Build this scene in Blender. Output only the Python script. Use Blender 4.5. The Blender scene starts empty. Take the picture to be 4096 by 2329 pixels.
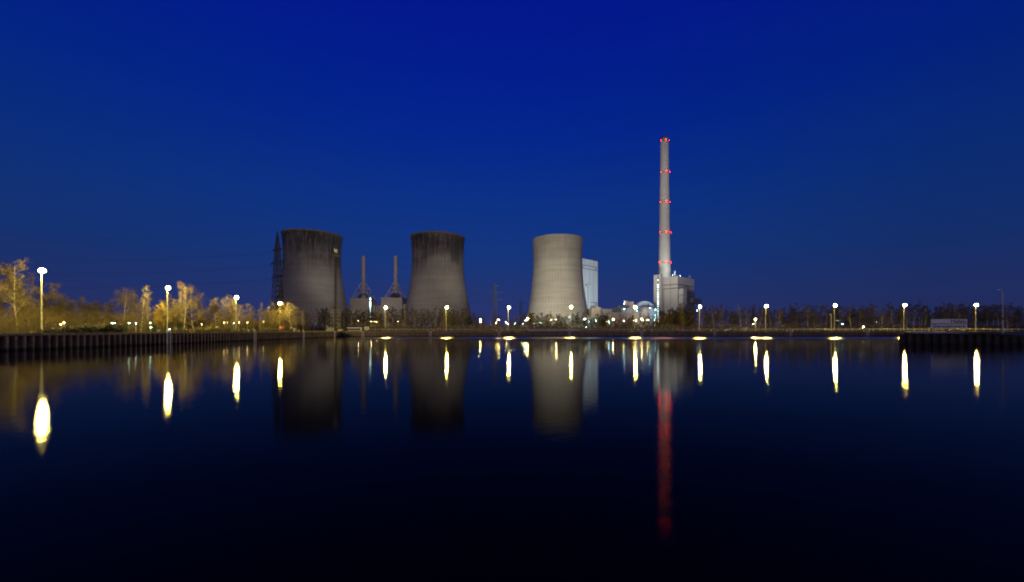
import bpy, bmesh, math, random
from mathutils import Vector, Matrix
C = bpy.context.scene.collection
SC = bpy.context.scene
PI = math.pi
F = 1540.0; HORIZON = 1320.0; EYE = 3.2; QUAY = 2.67
def X(px, Y): return (px - 2048) / F * Y
def Z(py, Y): return EYE + (HORIZON - py) / F * Y
def at(px, py, Y): return Vector((X(px, Y), Y, Z(py, Y)))
ORD = 'zeroth first second third fourth fifth sixth seventh eighth ninth tenth eleventh twelfth thirteenth fourteenth fifteenth sixteenth seventeenth eighteenth nineteenth twentieth'.split()

# ------------------------------------------------------------------ mesh building
class MB:
    def __init__(s): s.v = []; s.f = []
    def face(s, pts):
        b = len(s.v); s.v += [tuple(p) for p in pts]; s.f.append(tuple(range(b, b + len(pts))))
    def box(s, lo, hi):
        (a, b, c), (d, e, f) = lo, hi
        n = len(s.v)
        s.v += [(a,b,c),(d,b,c),(d,e,c),(a,e,c),(a,b,f),(d,b,f),(d,e,f),(a,e,f)]
        s.f += [tuple(n + i for i in q) for q in ((0,3,2,1),(4,5,6,7),(0,1,5,4),(1,2,6,5),(2,3,7,6),(3,0,4,7))]
    def obox(s, o, ux, uy, lo, hi):
        """box in a turned frame: o + ux*x + uy*y"""
        n = len(s.v)
        for z in (lo[2], hi[2]):
            for x, y in ((lo[0],lo[1]),(hi[0],lo[1]),(hi[0],hi[1]),(lo[0],hi[1])):
                p = o + ux * x + uy * y
                s.v.append((p.x, p.y, z))
        s.f += [tuple(n + i for i in q) for q in ((0,3,2,1),(4,5,6,7),(0,1,5,4),(1,2,6,5),(2,3,7,6),(3,0,4,7))]
    def tube(s, p, q, r0, r1=None, n=6, cap=False):
        p = Vector(p); q = Vector(q); r1 = r0 if r1 is None else r1
        d = q - p
        if d.length < 1e-6: return
        d.normalize()
        a = d.cross(Vector((0,0,1)) if abs(d.z) < .95 else Vector((1,0,0))).normalized(); b = d.cross(a)
        k = len(s.v)
        for c, r in ((p, r0), (q, r1)):
            for i in range(n):
                t = 2 * PI * i / n
                w = c + (a * math.cos(t) + b * math.sin(t)) * r
                s.v.append((w.x, w.y, w.z))
        for i in range(n):
            j = (i + 1) % n
            s.f.append((k + i, k + j, k + n + j, k + n + i))
        if cap:
            s.f.append(tuple(k + i for i in range(n))[::-1]); s.f.append(tuple(k + n + i for i in range(n)))
    def lathe(s, prof, n=32, o=(0,0,0), a0=0., a1=2*PI):
        k = len(s.v); full = abs(a1 - a0 - 2*PI) < 1e-4; m = n if full else n + 1
        for r, z in prof:
            for i in range(m):
                t = a0 + (a1 - a0) * i / n
                s.v.append((o[0] + r * math.cos(t), o[1] + r * math.sin(t), o[2] + z))
        for j in range(len(prof) - 1):
            for i in range(n):
                i2 = (i + 1) % m if full else i + 1
                s.f.append((k + j*m + i, k + j*m + i2, k + (j+1)*m + i2, k + (j+1)*m + i))
    def build(s, name, mat, parent=None, smooth=False, loc=None):
        me = bpy.data.meshes.new(name); me.from_pydata(s.v, [], s.f); me.update()
        if smooth:
            for p in me.polygons: p.use_smooth = True
        if mat: me.materials.append(mat)
        o = bpy.data.objects.new(name, me); C.objects.link(o)
        if parent: o.parent = parent
        if loc is not None: o.location = loc
        return o
def tag(o, label=None, cat=None, group=None, kind=None):
    if label: o['label'] = label
    if cat: o['category'] = cat
    if group: o['group'] = group
    if kind: o['kind'] = kind
    return o
def thing(name, label, cat, loc=(0,0,0), rz=0, group=None):
    o = bpy.data.objects.new(name, None); C.objects.link(o)
    o.location = loc; o.rotation_euler = (0, 0, rz); o.empty_display_size = .3
    return tag(o, label, cat, group)
KIDS = {}
def copy_tree(o, parent=None):
    c = o.copy(); C.objects.link(c)
    if parent: c.parent = parent
    for ch in o.children: copy_tree(ch, c)
    return c

# ------------------------------------------------------------------ materials
class NT:
    def __init__(s, name):
        s.m = bpy.data.materials.new(name); s.m.use_nodes = True
        s.t = s.m.node_tree; s.t.nodes.clear()
        s.out = s.t.nodes.new('ShaderNodeOutputMaterial')
    def n(s, typ, **kw):
        x = s.t.nodes.new('ShaderNode' + typ)
        for k, v in kw.items():
            if k.startswith('i_'):
                x.inputs[k[2:].replace('_', ' ')].default_value = v
            else: setattr(x, k, v)
        return x
    def l(s, a, b): s.t.links.new(a, b)
    def math(s, op, a, b=None, c=None):
        x = s.n('Math', operation=op)
        for i, v in enumerate((a, b, c)):
            if v is None: continue
            if isinstance(v, (int, float)): x.inputs[i].default_value = v
            else: s.l(v, x.inputs[i])
        return x.outputs[0]
    def mix(s, fac, a, b, mode='MIX'):
        x = s.n('MixRGB', blend_type=mode)
        for i, v in enumerate((fac, a, b)):
            if isinstance(v, (int, float)): x.inputs[i].default_value = v
            elif isinstance(v, tuple): x.inputs[i].default_value = (*v[:3], 1)
            else: s.l(v, x.inputs[i])
        return x.outputs[0]
    def coords(s, scale=(1,1,1), kind='Object'):
        tc = s.n('TexCoord'); mp = s.n('Mapping'); mp.inputs['Scale'].default_value = scale
        s.l(tc.outputs[kind], mp.inputs[0]); return mp.outputs[0]
    def noise(s, co, scale, detail=5, rough=.55):
        x = s.n('TexNoise'); x.inputs['Scale'].default_value = scale; x.inputs['Detail'].default_value = detail
        x.inputs['Roughness'].default_value = rough; s.l(co, x.inputs['Vector']); return x.outputs['Fac']
    def ramp(s, fac, stops):
        x = s.n('ValToRGB'); e = x.color_ramp.elements
        while len(e) < len(stops): e.new(.5)
        for i, (p, c) in enumerate(stops):
            e[i].position = p; e[i].color = (*c, 1) if len(c) == 3 else c
        s.l(fac, x.inputs[0]); return x.outputs[0]
    def principled(s, col, rough=.8, metal=0, bump=None, bs=.3, bd=.05, spec=.3):
        p = s.n('BsdfPrincipled'); p.inputs['Roughness'].default_value = rough; p.inputs['Metallic'].default_value = metal
        p.inputs['Specular IOR Level'].default_value = spec
        if isinstance(col, tuple): p.inputs['Base Color'].default_value = (*col, 1)
        else: s.l(col, p.inputs['Base Color'])
        if bump is not None:
            b = s.n('Bump'); b.inputs['Strength'].default_value = bs; b.inputs['Distance'].default_value = bd
            s.l(bump, b.inputs['Height']); s.l(b.outputs[0], p.inputs['Normal'])
        s.l(p.outputs[0], s.out.inputs[0]); return p
def worn(name, a, b, scale=1.5, rough=.8, metal=0, stretch=(1,1,1), lo=.35, hi=.7, bump=.25):
    """two tones of one surface mixed by noise: dirt, rust, weathering"""
    t = NT(name); co = t.coords(stretch); f = t.noise(co, scale)
    t.principled(t.ramp(f, [(lo, a), (hi, b)]), rough, metal, f, bump)
    return t.m
def glow(name, col, strength):
    t = NT(name); e = t.n('Emission'); e.inputs[0].default_value = (*col, 1); e.inputs[1].default_value = strength
    t.l(e.outputs[0], t.out.inputs[0]); return t.m

def tower_concrete(name, tone, dark, top, stain, white, h):
    """raw concrete with climbing-form rings, rib lines, black algae running down from the lip and lime streaks"""
    t = NT(name)
    tc = t.n('TexCoord'); sp = t.n('SeparateXYZ'); t.l(tc.outputs['Object'], sp.inputs[0])
    x, y, z = sp.outputs
    ang = t.math('ARCTAN2', y, x)
    rib = t.math('LESS_THAN', t.math('FRACT', t.math('MULTIPLY', ang, 60 / (2*PI))), .10)
    ring = t.math('LESS_THAN', t.math('FRACT', t.math('DIVIDE', z, 2.1)), .13)
    co = t.coords((.35, .35, .018)); streak = t.noise(co, 1., 6, .65)
    co2 = t.coords((1.1, 1.1, .03)); fine = t.noise(co2, 1., 5, .6)
    co3 = t.coords((.03, .03, .035)); patch = t.noise(co3, 1., 4, .55)
    co4 = t.coords((.02, .02, .42)); band = t.noise(co4, 1., 3, .5)
    hz = t.math('DIVIDE', z, h)
    mask = t.ramp(hz, [(0, (0,)*3), (top, (.03,)*3), (top + .22, (.8,)*3), (1, (1,)*3)])
    sf = t.math('MULTIPLY', mask, t.math('MULTIPLY', t.math('MULTIPLY_ADD', t.ramp(streak, [(.25, (0,)*3), (.62, (1,)*3)]), stain, stain * .35), t.ramp(patch, [(.36, (.35,)*3), (.56, (1,)*3)])))
    base = t.mix(t.ramp(patch, [(.3, (0,)*3), (.7, (1,)*3)]), tone, tuple(c * .78 for c in tone))
    base = t.mix(t.math('MULTIPLY', t.ramp(band, [(.4, (0,)*3), (.62, (1,)*3)]), .45), base, tuple(c * .6 for c in tone))
    base = t.mix(t.math('MULTIPLY', t.ramp(fine, [(.4, (0,)*3), (.7, (1,)*3)]), .25), base, tuple(c * .7 for c in tone))
    col = t.mix(sf, base, dark)
    wz = t.ramp(hz, [(.74, (0,)*3), (.97, (1,)*3)])
    wf = t.math('MULTIPLY', t.math('MULTIPLY', wz, t.ramp(fine, [(.6, (0,)*3), (.68, (1,)*3)])), white)
    col = t.mix(wf, col, (.42, .41, .38))
    col = t.mix(t.math('MULTIPLY', rib, t.math('MULTIPLY', t.ramp(streak, [(.3, (.15,)*3), (.65, (1,)*3)]), .5)), col, (.03, .028, .026))
    col = t.mix(t.math('MULTIPLY', ring, t.math('MULTIPLY', fine, .16)), col, (.03, .028, .026))
    t.principled(col, .9, 0, fine, .2, .1)
    return t.m

M = {}
def piling(name, a, b):
    t = NT(name); co = t.coords((1, 1, .35)); f = t.noise(co, 1.3); g = t.noise(t.coords((.9, .9, 1.6)), 1.1, 4, .6)
    col = t.ramp(f, [(.3, a), (.75, b)])
    col = t.mix(t.ramp(g, [(.60, (0,)*3), (.68, (.8,)*3)]), col, tuple(c * 1.7 for c in b))
    sp = t.n('SeparateXYZ'); t.l(t.coords(), sp.inputs[0])
    tide = t.ramp(t.math('MULTIPLY_ADD', f, .35, sp.outputs[2]), [(.42, (1,)*3), (.62, (0,)*3)])
    col = t.mix(t.math('MULTIPLY', tide, .75), col, (.014, .013, .009))
    t.principled(col, .75, 0, f, .25); return t.m
M['rust'] = piling('rusty_steel_piling', (.10, .072, .05), (.27, .20, .145))
M['mast'] = worn('weathered_mast_steel', (.13, .125, .115), (.20, .19, .175), 3, .6, .2)
M['brush_painted_dim'] = worn('brush_painted_dim', (.028, .022, .015), (.075, .058, .036), 1.2, .9)  # brush darkened by colour to stand in for weak light on the far bank
M['dark_twig'] = worn('twigs_painted_dim', (.028, .022, .015), (.062, .048, .031), 1.5, .9)  # twigs darkened by colour so far crowns read as silhouettes
M['dark_rust'] = piling('dark_tarred_piling', (.015, .012, .010), (.06, .046, .036))
M['cap'] = worn('capping_concrete', (.13, .105, .08), (.26, .21, .16), .8, .85)
M['concrete'] = worn('pale_concrete', (.33, .30, .26), (.48, .45, .40), .9, .85)
M['galv'] = worn('galvanised_steel', (.40, .38, .34), (.55, .52, .47), 3, .5, .3)
M['dark_steel'] = worn('dark_steel', (.035, .034, .036), (.075, .07, .068), 2, .6)
M['lattice'] = worn('lattice_steel', (.018, .017, .016), (.04, .038, .036), 1, .65)
M['pale_lattice'] = worn('zinc_lattice_steel', (.12, .13, .115), (.20, .21, .19), 1, .6)
M['white_paint'] = worn('white_paint', (.62, .60, .55), (.78, .76, .72), 2, .5)
M['yellow_paint'] = worn('yellow_paint', (.55, .40, .02), (.72, .55, .04), 2, .5)
M['red_paint'] = worn('red_paint', (.42, .06, .03), (.55, .11, .05), 2, .5)
M['orange_paint'] = worn('orange_paint', (.60, .18, .03), (.75, .26, .05), 2, .5)
M['grey_box'] = worn('grey_cabinet_paint', (.28, .27, .29), (.40, .39, .42), 2, .6)
M['bark'] = worn('bark', (.05, .04, .024), (.115, .09, .055), 3, .9, 0, (1, 1, .3))
M['birch'] = worn('birch_bark', (.07, .06, .048), (.32, .28, .22), 2.2, .85, 0, (1, 1, .6), .38, .5)
M['twig'] = worn('twigs', (.07, .053, .030), (.15, .115, .062), 1.5, .9)
M['pale_twig'] = worn('pale_twigs', (.12, .092, .046), (.25, .195, .095), 1.5, .9)
M['gold_leaf'] = worn('yellowed_leaves', (.20, .145, .022), (.38, .28, .045), 2, .7)
M['shrub_leaf'] = worn('shrub_leaves', (.08, .085, .028), (.22, .21, .08), 4, .45)
M['brush'] = worn('dry_brush', (.08, .062, .03), (.20, .155, .075), 1.2, .9)
M['grass'] = worn('dry_grass', (.10, .08, .035), (.20, .15, .07), 2, .9)
M['soil'] = worn('ground', (.05, .042, .028), (.13, .105, .065), .25, .95)
M['cladding'] = worn('light_cladding', (.42, .41, .385), (.50, .49, .465), .05, .5, 0, (1, 1, .2))
M['cladding_warm'] = worn('cream_cladding', (.46, .41, .33), (.55, .50, .41), .06, .6)
M['cladding_bluelight'] = worn('bluelight_tinted_cladding', (.30, .42, .52), (.40, .52, .62), .06, .5)  # blue of the cool lamps tinted into the cladding colour
M['cladding_dark'] = worn('dark_cladding_band', (.10, .10, .11), (.15, .15, .16), .2, .5)
M['grey_band'] = worn('grey_cladding_band', (.18, .19, .20), (.24, .25, .26), .2, .5)
M['seam'] = worn('panel_joint', (.09, .09, .095), (.12, .12, .12), .5, .7)
M['stack'] = worn('chimney_concrete', (.36, .35, .32), (.47, .46, .42), .06, .85, 0, (1, 1, .25))
M['stack_small'] = worn('small_chimney_steel', (.33, .29, .26), (.45, .40, .36), .2, .6, 0, (1, 1, .2))
M['block'] = worn('boiler_concrete', (.30, .27, .24), (.42, .39, .34), .07, .85)
M['black'] = worn('black_enamel', (.012, .012, .012), (.02, .02, .02), 5, .5)
M['glass'] = (lambda t: (t.principled((.02, .022, .025), .08, 0, None, spec=.6), t.m)[1])(NT('window_glass'))
M['rubble'] = worn('dark_heap', (.012, .010, .009), (.035, .03, .026), 2, .95)
M['tower_old'] = tower_concrete('sooty_tower_concrete', (.215, .20, .182), (.028, .027, .029), .52, .85, .85, 106)
M['tower_new'] = tower_concrete('clean_tower_concrete', (.44, .425, .36), (.16, .15, .13), .55, .42, .1, 108)

SODIUM = (1, .75, .13)
K_QUAY = 3300
M['sodium'] = glow('sodium_lamp_glass', SODIUM, K_QUAY)
M['sodium_small'] = glow('small_sodium_glass', (1, .74, .22), 420)
M['sodium_big'] = glow('large_yard_sodium_glass', (1, .74, .22), 1000)
M['cool'] = glow('cool_lamp_glass', (.42, .78, 1), 150)
M['cool_big'] = glow('bright_cool_lamp_glass', (.28, .74, 1), 110)
M['green'] = glow('greenish_lamp_glass', (.5, 1, .72), 60)
M['stairlight'] = glow('lit_stair_window', (.72, .98, .9), 5)
M['tubelight'] = glow('tube_lamp_glass', (1, .80, .34), 130)
M['low_sodium'] = glow('low_sodium_glass', (1, .74, .26), 60)
M['low_cool'] = glow('low_cool_glass', (.5, .85, 1), 50)
M['red'] = glow('red_beacon_glass', (1, .0010, .0008), 800)

# ------------------------------------------------------------------ setting
def left_edge(Y): return -76.5 - .0323 * (Y - 57)
FAR = 181.0
CA = Vector((86, 85.5)); CB = Vector((103, 83.2)); CC = Vector((150, 79))
def water():
    t = NT('harbour_water')
    geo = t.n('NewGeometry'); sp = t.n('SeparateXYZ'); t.l(geo.outputs['Position'], sp.inputs[0])
    co = t.coords((1, 1, 1))
    rip = t.noise(t.coords((1.6, 2.4, 1)), 1., 4, .6)
    swell = t.noise(t.coords((.05, .035, 1)), 1., 2, .5)
    # a wind-ruffled strip lies under the far quay
    edge = t.math('MULTIPLY_ADD', t.math('SUBTRACT', swell, .5), 22, sp.outputs[1])
    strip = t.ramp(t.math('DIVIDE', edge, 300), [(.45, (0,)*3), (.50, (1,)*3)])
    strip = t.math('MULTIPLY', strip, t.math('MULTIPLY_ADD', sp.outputs[0], .05, 3.6)); strip.node.use_clamp = True
    gust = t.noise(t.coords((.09, .16, 1)), 1., 3, .6)
    rough = t.math('MULTIPLY_ADD', strip, t.math('MULTIPLY_ADD', gust, .16, .125), .09)
    b = t.n('Bump'); b.inputs['Strength'].default_value = .3; b.inputs['Distance'].default_value = .016
    t.l(rip, b.inputs['Height'])
    gl = t.n('BsdfGlossy', distribution='BECKMANN'); gl.inputs['Color'].default_value = (1, 1, 1, 1); t.l(rough, gl.inputs['Roughness']); t.l(b.outputs[0], gl.inputs['Normal'])
    di = t.n('BsdfDiffuse'); di.inputs[0].default_value = (.004, .005, .006, 1)
    fr = t.n('Fresnel'); fr.inputs[0].default_value = 1.33; t.l(b.outputs[0], fr.inputs['Normal'])
    mx = t.n('MixShader'); t.l(t.math('POWER', fr.outputs[0], 1.75), mx.inputs[0]); t.l(di.outputs[0], mx.inputs[1]); t.l(gl.outputs[0], mx.inputs[2])
    t.l(mx.outputs[0], t.out.inputs[0])
    m = MB(); m.face([(-400, -80, 0), (500, -80, 0), (500, 260, 0), (-400, 260, 0)])
    tag(m.build('water', t.m), kind='structure')
water()
def ground():
    m = MB(); g = QUAY - .06
    e0, e1 = left_edge(-60) - .5, left_edge(FAR) - .5
    m.v = [(-3000,-60,g), (e0,-60,g), (e1,FAR+.5,g), (-3000,FAR+.5,g), (-3000,5000,g), (4000,5000,g), (4000,FAR+.5,g), (187,FAR+.5,g),
           (CA.x+.4,CA.y+.6,g), (CB.x,CB.y+3.5,g), (CC.x+.5,CC.y+3.5,g), (CC.x+.5,-60,g), (4000,-60,g)]
    m.f = [(0,1,2,3), (3,2,7,6,5,4), (7,8,9,10,6), (10,11,12,6)]
    tag(m.build('ground', M['soil']), kind='structure')
    m = MB(); m.box((-74, -40, -1.5), (150, .6, 1.5))
    tag(m.build('near_bank', M['soil']), kind='structure')
    # grassy slope falling to the lowered end of the near right-hand piling
    m = MB()
    n = 26
    for i in range(n + 1):
        q = CB.lerp(CC, i / n); drop = min(1.9, .10 * i * 1.9)
        for k, (dy, z) in enumerate(((-.0, QUAY - .05 - drop), (1.2, QUAY - drop * .55), (3.6, QUAY + .10), (7, QUAY + .22 * min(1, i / 3)), (10, QUAY - .07))):
            m.v.append((q.x, q.y + dy + .4, z + .10 * math.sin(i * 1.7 + k * 2.1) * (0 < k < 4)))
    for i in range(n):
        for k in range(4): a = i * 5 + k; m.f.append((a, a + 5, a + 6, a + 1))
    tag(m.build('embankment', M['grass'], smooth=True), kind='structure')
ground()

def quay_wall(name, label, p0, p1, pitch, flat, depth, ladders, ztop=None, mat='rust'):
    """sheet piling with a capping beam; ladders at given distances along it"""
    p0 = Vector(p0); p1 = Vector(p1); L = (p1 - p0).length; d = (p1 - p0) / L; n = Vector((d.y, -d.x))
    root = thing(name, label, 'quay wall')
    m = MB(); pts = []; s = 0.
    while s < L:
        for a, o in ((0, 0), (flat, 0), (flat + .08, -depth), (.92, -depth)):
            if s + a * pitch < L: pts.append((s + a * pitch, o))
        s += pitch
    pts.append((L, 0))
    zt = ztop or (lambda s: QUAY - .42)
    for s, o in pts:
        q = p0 + d * s + n * o
        m.v += [(q.x, q.y, -2.), (q.x, q.y, zt(s))]
    for i in range(len(pts) - 1): a = 2 * i; m.f.append((a, a + 2, a + 3, a + 1))
    m.build('sheet_piling', M[mat], root)
    m = MB(); k = 40 if ztop else 1
    for i in range(k):
        a, b = L * i / k, L * (i + 1) / k
        if not ztop: m.obox(p0.to_3d(), d.to_3d(), n.to_3d(), (a, -.75, QUAY - .42), (b, .06, QUAY))
        else:
            z0, z1 = zt(a), zt(b); base = len(m.v)
            for s, z in ((a, z0), (b, z1)):
                for o, dz in ((.06, 0), (-.5, 0), (-.5, .2), (.06, .2)):
                    q = p0 + d * s + n * o; m.v.append((q.x, q.y, z + dz))
            m.f += [(base, base+4, base+7, base+3), (base+3, base+7, base+6, base+2), (base, base+1, base+5, base+4)]
    m.build('capping_beam', M['cap'] if mat == 'rust' else M[mat], root)
    for s in ladders:
        m = MB()
        for o in (-.45, .45):
            q = p0 + d * (s + o)
            m.obox(q.to_3d(), d.to_3d(), n.to_3d(), (-.08, .07, -1.), (.08, .20, QUAY + .1))
        q = p0 + d * s
        for k in range(9):
            z = .1 + k * .29
            a = q + d * -.4 + n * .12; b = q + d * .4 + n * .12
            m.tube((a.x, a.y, z), (b.x, b.y, z), .025, n=5)
        lad = m.build('ladder', M['white_paint'], root)
    return root
def bollard(x, y, label):
    t = thing('bollard', label, 'bollard', (x, y, QUAY), 0, 'mooring bollards on the quay edge')
    m = MB(); m.lathe([(.0, 0), (.24, 0), (.24, .05), (.15, .08), (.14, .36)], 12); m.build('post', M['galv'], t, True)
    m = MB(); m.lathe([(.14, .34), (.27, .40), (.29, .48), (.22, .55), (0, .58)], 12); m.build('cap', M['white_paint'], t, True)
    return t
def on_left(px):
    """the point of the left-hand quay edge seen at this column"""
    k = (px - 2048) / F
    Y = (-76.5 + .0323 * 57) / (k + .0323)
    return Vector((left_edge(Y), Y))
lp0 = Vector((left_edge(-30), -30)); lp1 = Vector((left_edge(FAR), FAR))
lads = [672, 1018, 1213, 1337]
quay_wall('quay_wall', 'rusty sheet pile quay running away under the golden lit trees', lp0, lp1, 1.09, .32, .75, [(on_left(p) - lp0).length for p in lads])
fp0 = Vector((left_edge(FAR), FAR)); fp1 = Vector((187, FAR))
flads = [1452, 1722, 1997, 2279, 2567, 2858, 3163, 3470]
quay_wall('quay_wall', 'long brown sheet pile quay across the far end of the basin', fp0, fp1, 1.08, .5, .42, [X(p, FAR) - fp0.x for p in flads])
def rtop(s): return QUAY - .42 if s < 17 else max(QUAY - .42 - (s - 17) * .10, .55)
quay_wall('quay_wall', 'dark sheet pile quay below the white harbour sign', CA, CC, 1.72, .36, .55, [], rtop, 'dark_rust')
rb = Vector((187, FAR)); quay_wall('quay_wall', 'sheet pile flank behind the sign, turned away towards the far quay', rb, CA, 1.1, .5, .42, [])
near = [(642, 'white capped bollard just before the first ladder of the tree lined quay'), (681, 'white capped bollard at the foot of the second tall lamp, beside a ladder'),
        (1000, 'white capped bollard before the second ladder of the tree lined quay'), (1024, 'white capped bollard just past the second ladder of the tree lined quay'),
        (1200, 'white capped bollard before the third ladder of the tree lined quay'), (1217, 'white capped bollard just past the third ladder of the tree lined quay')]
for px, lb in near:
    q = on_left(px); bollard(q.x - .45, q.y, lb)
for i, p in enumerate(flads):
    for k, o in enumerate((-1.4, 1.4)):
        bollard(X(p, FAR) + o, FAR + .45, f"pale bollard {'before' if k == 0 else 'past'} the {ORD[i+1]} ladder from the left on the far quay")

# ------------------------------------------------------------------ tall quay lamps
def make_lamp():
    t = thing('quay_lamp', '', 'street lamp', group='tall sodium lamps round the harbour basin')
    m = MB(); m.lathe([(.22, 0), (.22, .35), (.15, .4), (.085, 12.6)], 12); m.build('mast', M['mast'], t, True)
    m = MB(); m.tube((0, 0, 12.5), (0, 0, 12.95), .07, .07, 8, True); m.tube((0, 0, 12.9), (.35, -.15, 13.05), .06, .05, 8, True); m.build('bracket', M['galv'], t)
    m = MB(); m.lathe([(0, .36), (.14, .34), (.2, .27), (.2, .2)], 16, (.35, -.15, 13.0)); hood = m.build('lamp_hood', M['galv'], t, True)
    m = MB(); m.lathe([(.19, .20), (.47, -.02), (.47, -.35), (0, -.62)], 9, (.35, -.15, 12.995)); m.build('lamp_glass', M['sodium'], t, True)
    return t
lamp0 = make_lamp()
lamp_px = [(170, 1083), (672, 1152), (946, 1190), (1120, 1214), (1543, 1231), (1787, 1230), (2036, 1230), (2285, 1228), (2541, 1229), (2800, 1227), (3065, 1225), (3340, 1222), (3618, 1221), (3905, 1220)]
lamp_note = ['closest to the water on the tree lined quay', 'above a ladder, among golden birches', 'beside the brightest pale branches on the tree lined quay',
    'in front of the dark lattice pylon foot', 'in front of the twin small chimneys', 'in front of the middle cooling tower', 'between the middle and the pale cooling tower', 'in front of the pale cooling tower', 'before the blue lit turbine hall',
    'beside the block under the great chimney', 'just past the shorter yellow lamp on the far quay', 'beside a small unlit lamp post on the far quay',
    'at the water corner just before the harbour sign', 'just beyond the white harbour sign']
LAMPS = []; LAMP_OBJ = []
for i, (px, py) in enumerate(lamp_px):
    Y = (QUAY + 12.8 - EYE) * F / (HORIZON - py)
    t = lamp0 if i == 0 else copy_tree(lamp0)
    t.location = (X(px, Y) - (.35 if i > 3 else .2), Y, QUAY - .06)
    t['label'] = 'tall lit sodium lamp ' + lamp_note[i]
    LAMPS.append((px, t.location.x, Y)); LAMP_OBJ.append(t)

# a shorter, equally bright lamp between two tall ones
def short_lamp():
    Y = 214; p = at(3022, 1276, Y)
    t = thing('street_lamp', 'shorter bright yellow lamp standing low among bare trees on the far quay', 'street lamp', (p.x, Y, QUAY - .06))
    h = p.z - QUAY
    m = MB(); m.lathe([(.14, 0), (.07, h - .1)], 10); m.build('mast', M['galv'], t, True)
    m = MB(); m.lathe([(0, .25), (.3, .2), (.42, 0), (.36, 0)], 14, (0, 0, h)); m.build('lamp_hood', M['galv'], t, True)
    m = MB(); m.lathe([(.36, 0), (.3, -.2), (.15, -.33), (0, -.36)], 14, (0, 0, h - .005)); m.build('lamp_glass', M['sodium'], t, True)
short_lamp()
def unlit_lamp(px, py, Y, label, arm, r=.09):
    p = at(px, py, Y); h = p.z - QUAY
    t = thing('street_lamp', label, 'street lamp', (p.x, Y, QUAY - .06))
    m = MB(); m.lathe([(r * 1.3, 0), (r * 1.3, 1.2), (r, 1.25), (r * .8, h)], 10); m.build('mast', M['grey_box'], t, True)
    m = MB(); m.tube((0, 0, h - .03), (-arm, 0, h + .06), r * .6, r * .5, 8, True); m.build('bracket', M['grey_box'], t)
    m = MB(); m.lathe([(0, .13), (.10, .10), (.17, 0), (.12, -.06), (0, -.08)], 12); hd = m.build('lamp_head', M['white_paint'], t, True, (-arm - .3, 0, h + .06)); hd.scale = (2.6, 1, 1)
    return t
t = unlit_lamp(4012, 1160, 70, 'unlit grey street lamp with one arm on the dark grassy bank', .35, .10)
m = MB(); m.box((-.22, -.16, 2.45), (-.08, .10, 2.8)); m.build('switch_box', M['dark_steel'], t)
unlit_lamp(3325, 1258, 212, 'small unlit lamp post with a pale head before bare trees', .3, .12)

# ------------------------------------------------------------------ cooling towers
def cooling_tower(label, px, Y, rr, H, mat, rim_mat, lip, prof):
    t = thing('cooling_tower', label, 'cooling tower', (X(px, Y), Y, QUAY - .06), 0, 'hyperbolic cooling towers of the power station')
    m = MB(); N = 48; pr = []
    def rad(u):
        for (u0, r0), (u1, r1) in zip(prof, prof[1:]):
            if u <= u1:
                k = (u - u0) / (u1 - u0); k2 = k
                return r0 + (r1 - r0) * k2
        return prof[-1][1]
    def smooth(u): return sum(rad(min(1, max(0, u + e))) for e in (-.05, -.03, -.015, 0, .015, .03, .05)) / 7 if .05 < u < .97 else rad(u)
    for i in range(N + 1):
        u = i / N; pr.append((rr * smooth(u), 7 + (H - 7) * u))
    inner = [(r - .7, z) for r, z in reversed(pr)]
    m.lathe(pr + inner, 120); m.build('shell', mat, t, True)
    m = MB(); rt = pr[-1][0]
    m.lathe([(rt - .4, H - 1.5), (rt + lip * .5, H - 1.3), (rt + lip, H - .6), (rt + lip, H + .25), (rt - .9, H + .25), (rt - .9, H - 1.2)], 120); m.build('rim', rim_mat, t)
    m = MB(); rb = pr[0][0]
    for i in range(40):
        a = 2 * PI * i / 40; b = a + PI / 40
        m.tube((rb * 1.04 * math.cos(a), rb * 1.04 * math.sin(a), 0), (rb * math.cos(b), rb * math.sin(b), 7.3), .45, .4, 6)
        m.tube((rb * 1.04 * math.cos(a), rb * 1.04 * math.sin(a), 0), (rb * math.cos(a - PI / 40), rb * math.sin(a - PI / 40), 7.3), .45, .4, 6)
    m.build('column_ring', M['concrete'], t)
    return t
OLDP = [(0, 1.30), (.10, 1.235), (.22, 1.155), (.35, 1.07), (.48, 1.0), (.60, .958), (.72, .940), (.83, .945), (.92, .962), (1, .992)]
NEWP = [(0, 1.27), (.10, 1.21), (.22, 1.135), (.35, 1.062), (.48, 1.01), (.60, .98), (.72, .962), (.83, .958), (.92, .97), (1, .995)]
M['rim_old'] = worn('rim_concrete', (.13, .12, .10), (.20, .185, .15), .2, .9)
T1 = cooling_tower('sooty cooling tower beside the lattice pylon, its lip streaked white', 1251, 430, 30.6, 105.6, M['tower_old'], M['rim_old'], .6, OLDP)
T2 = cooling_tower('dark stained cooling tower in the middle, between twin small chimneys and a pylon', 1752, 440, 30.6, 105.6, M['tower_old'], M['rim_old'], .6, OLDP)
T2.rotation_euler.z = 2.1
T3 = cooling_tower('clean pale cooling tower standing before the white boiler house', 2230, 474, 31.2, 111, M['tower_new'], M['tower_new'], .05, NEWP)

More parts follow.
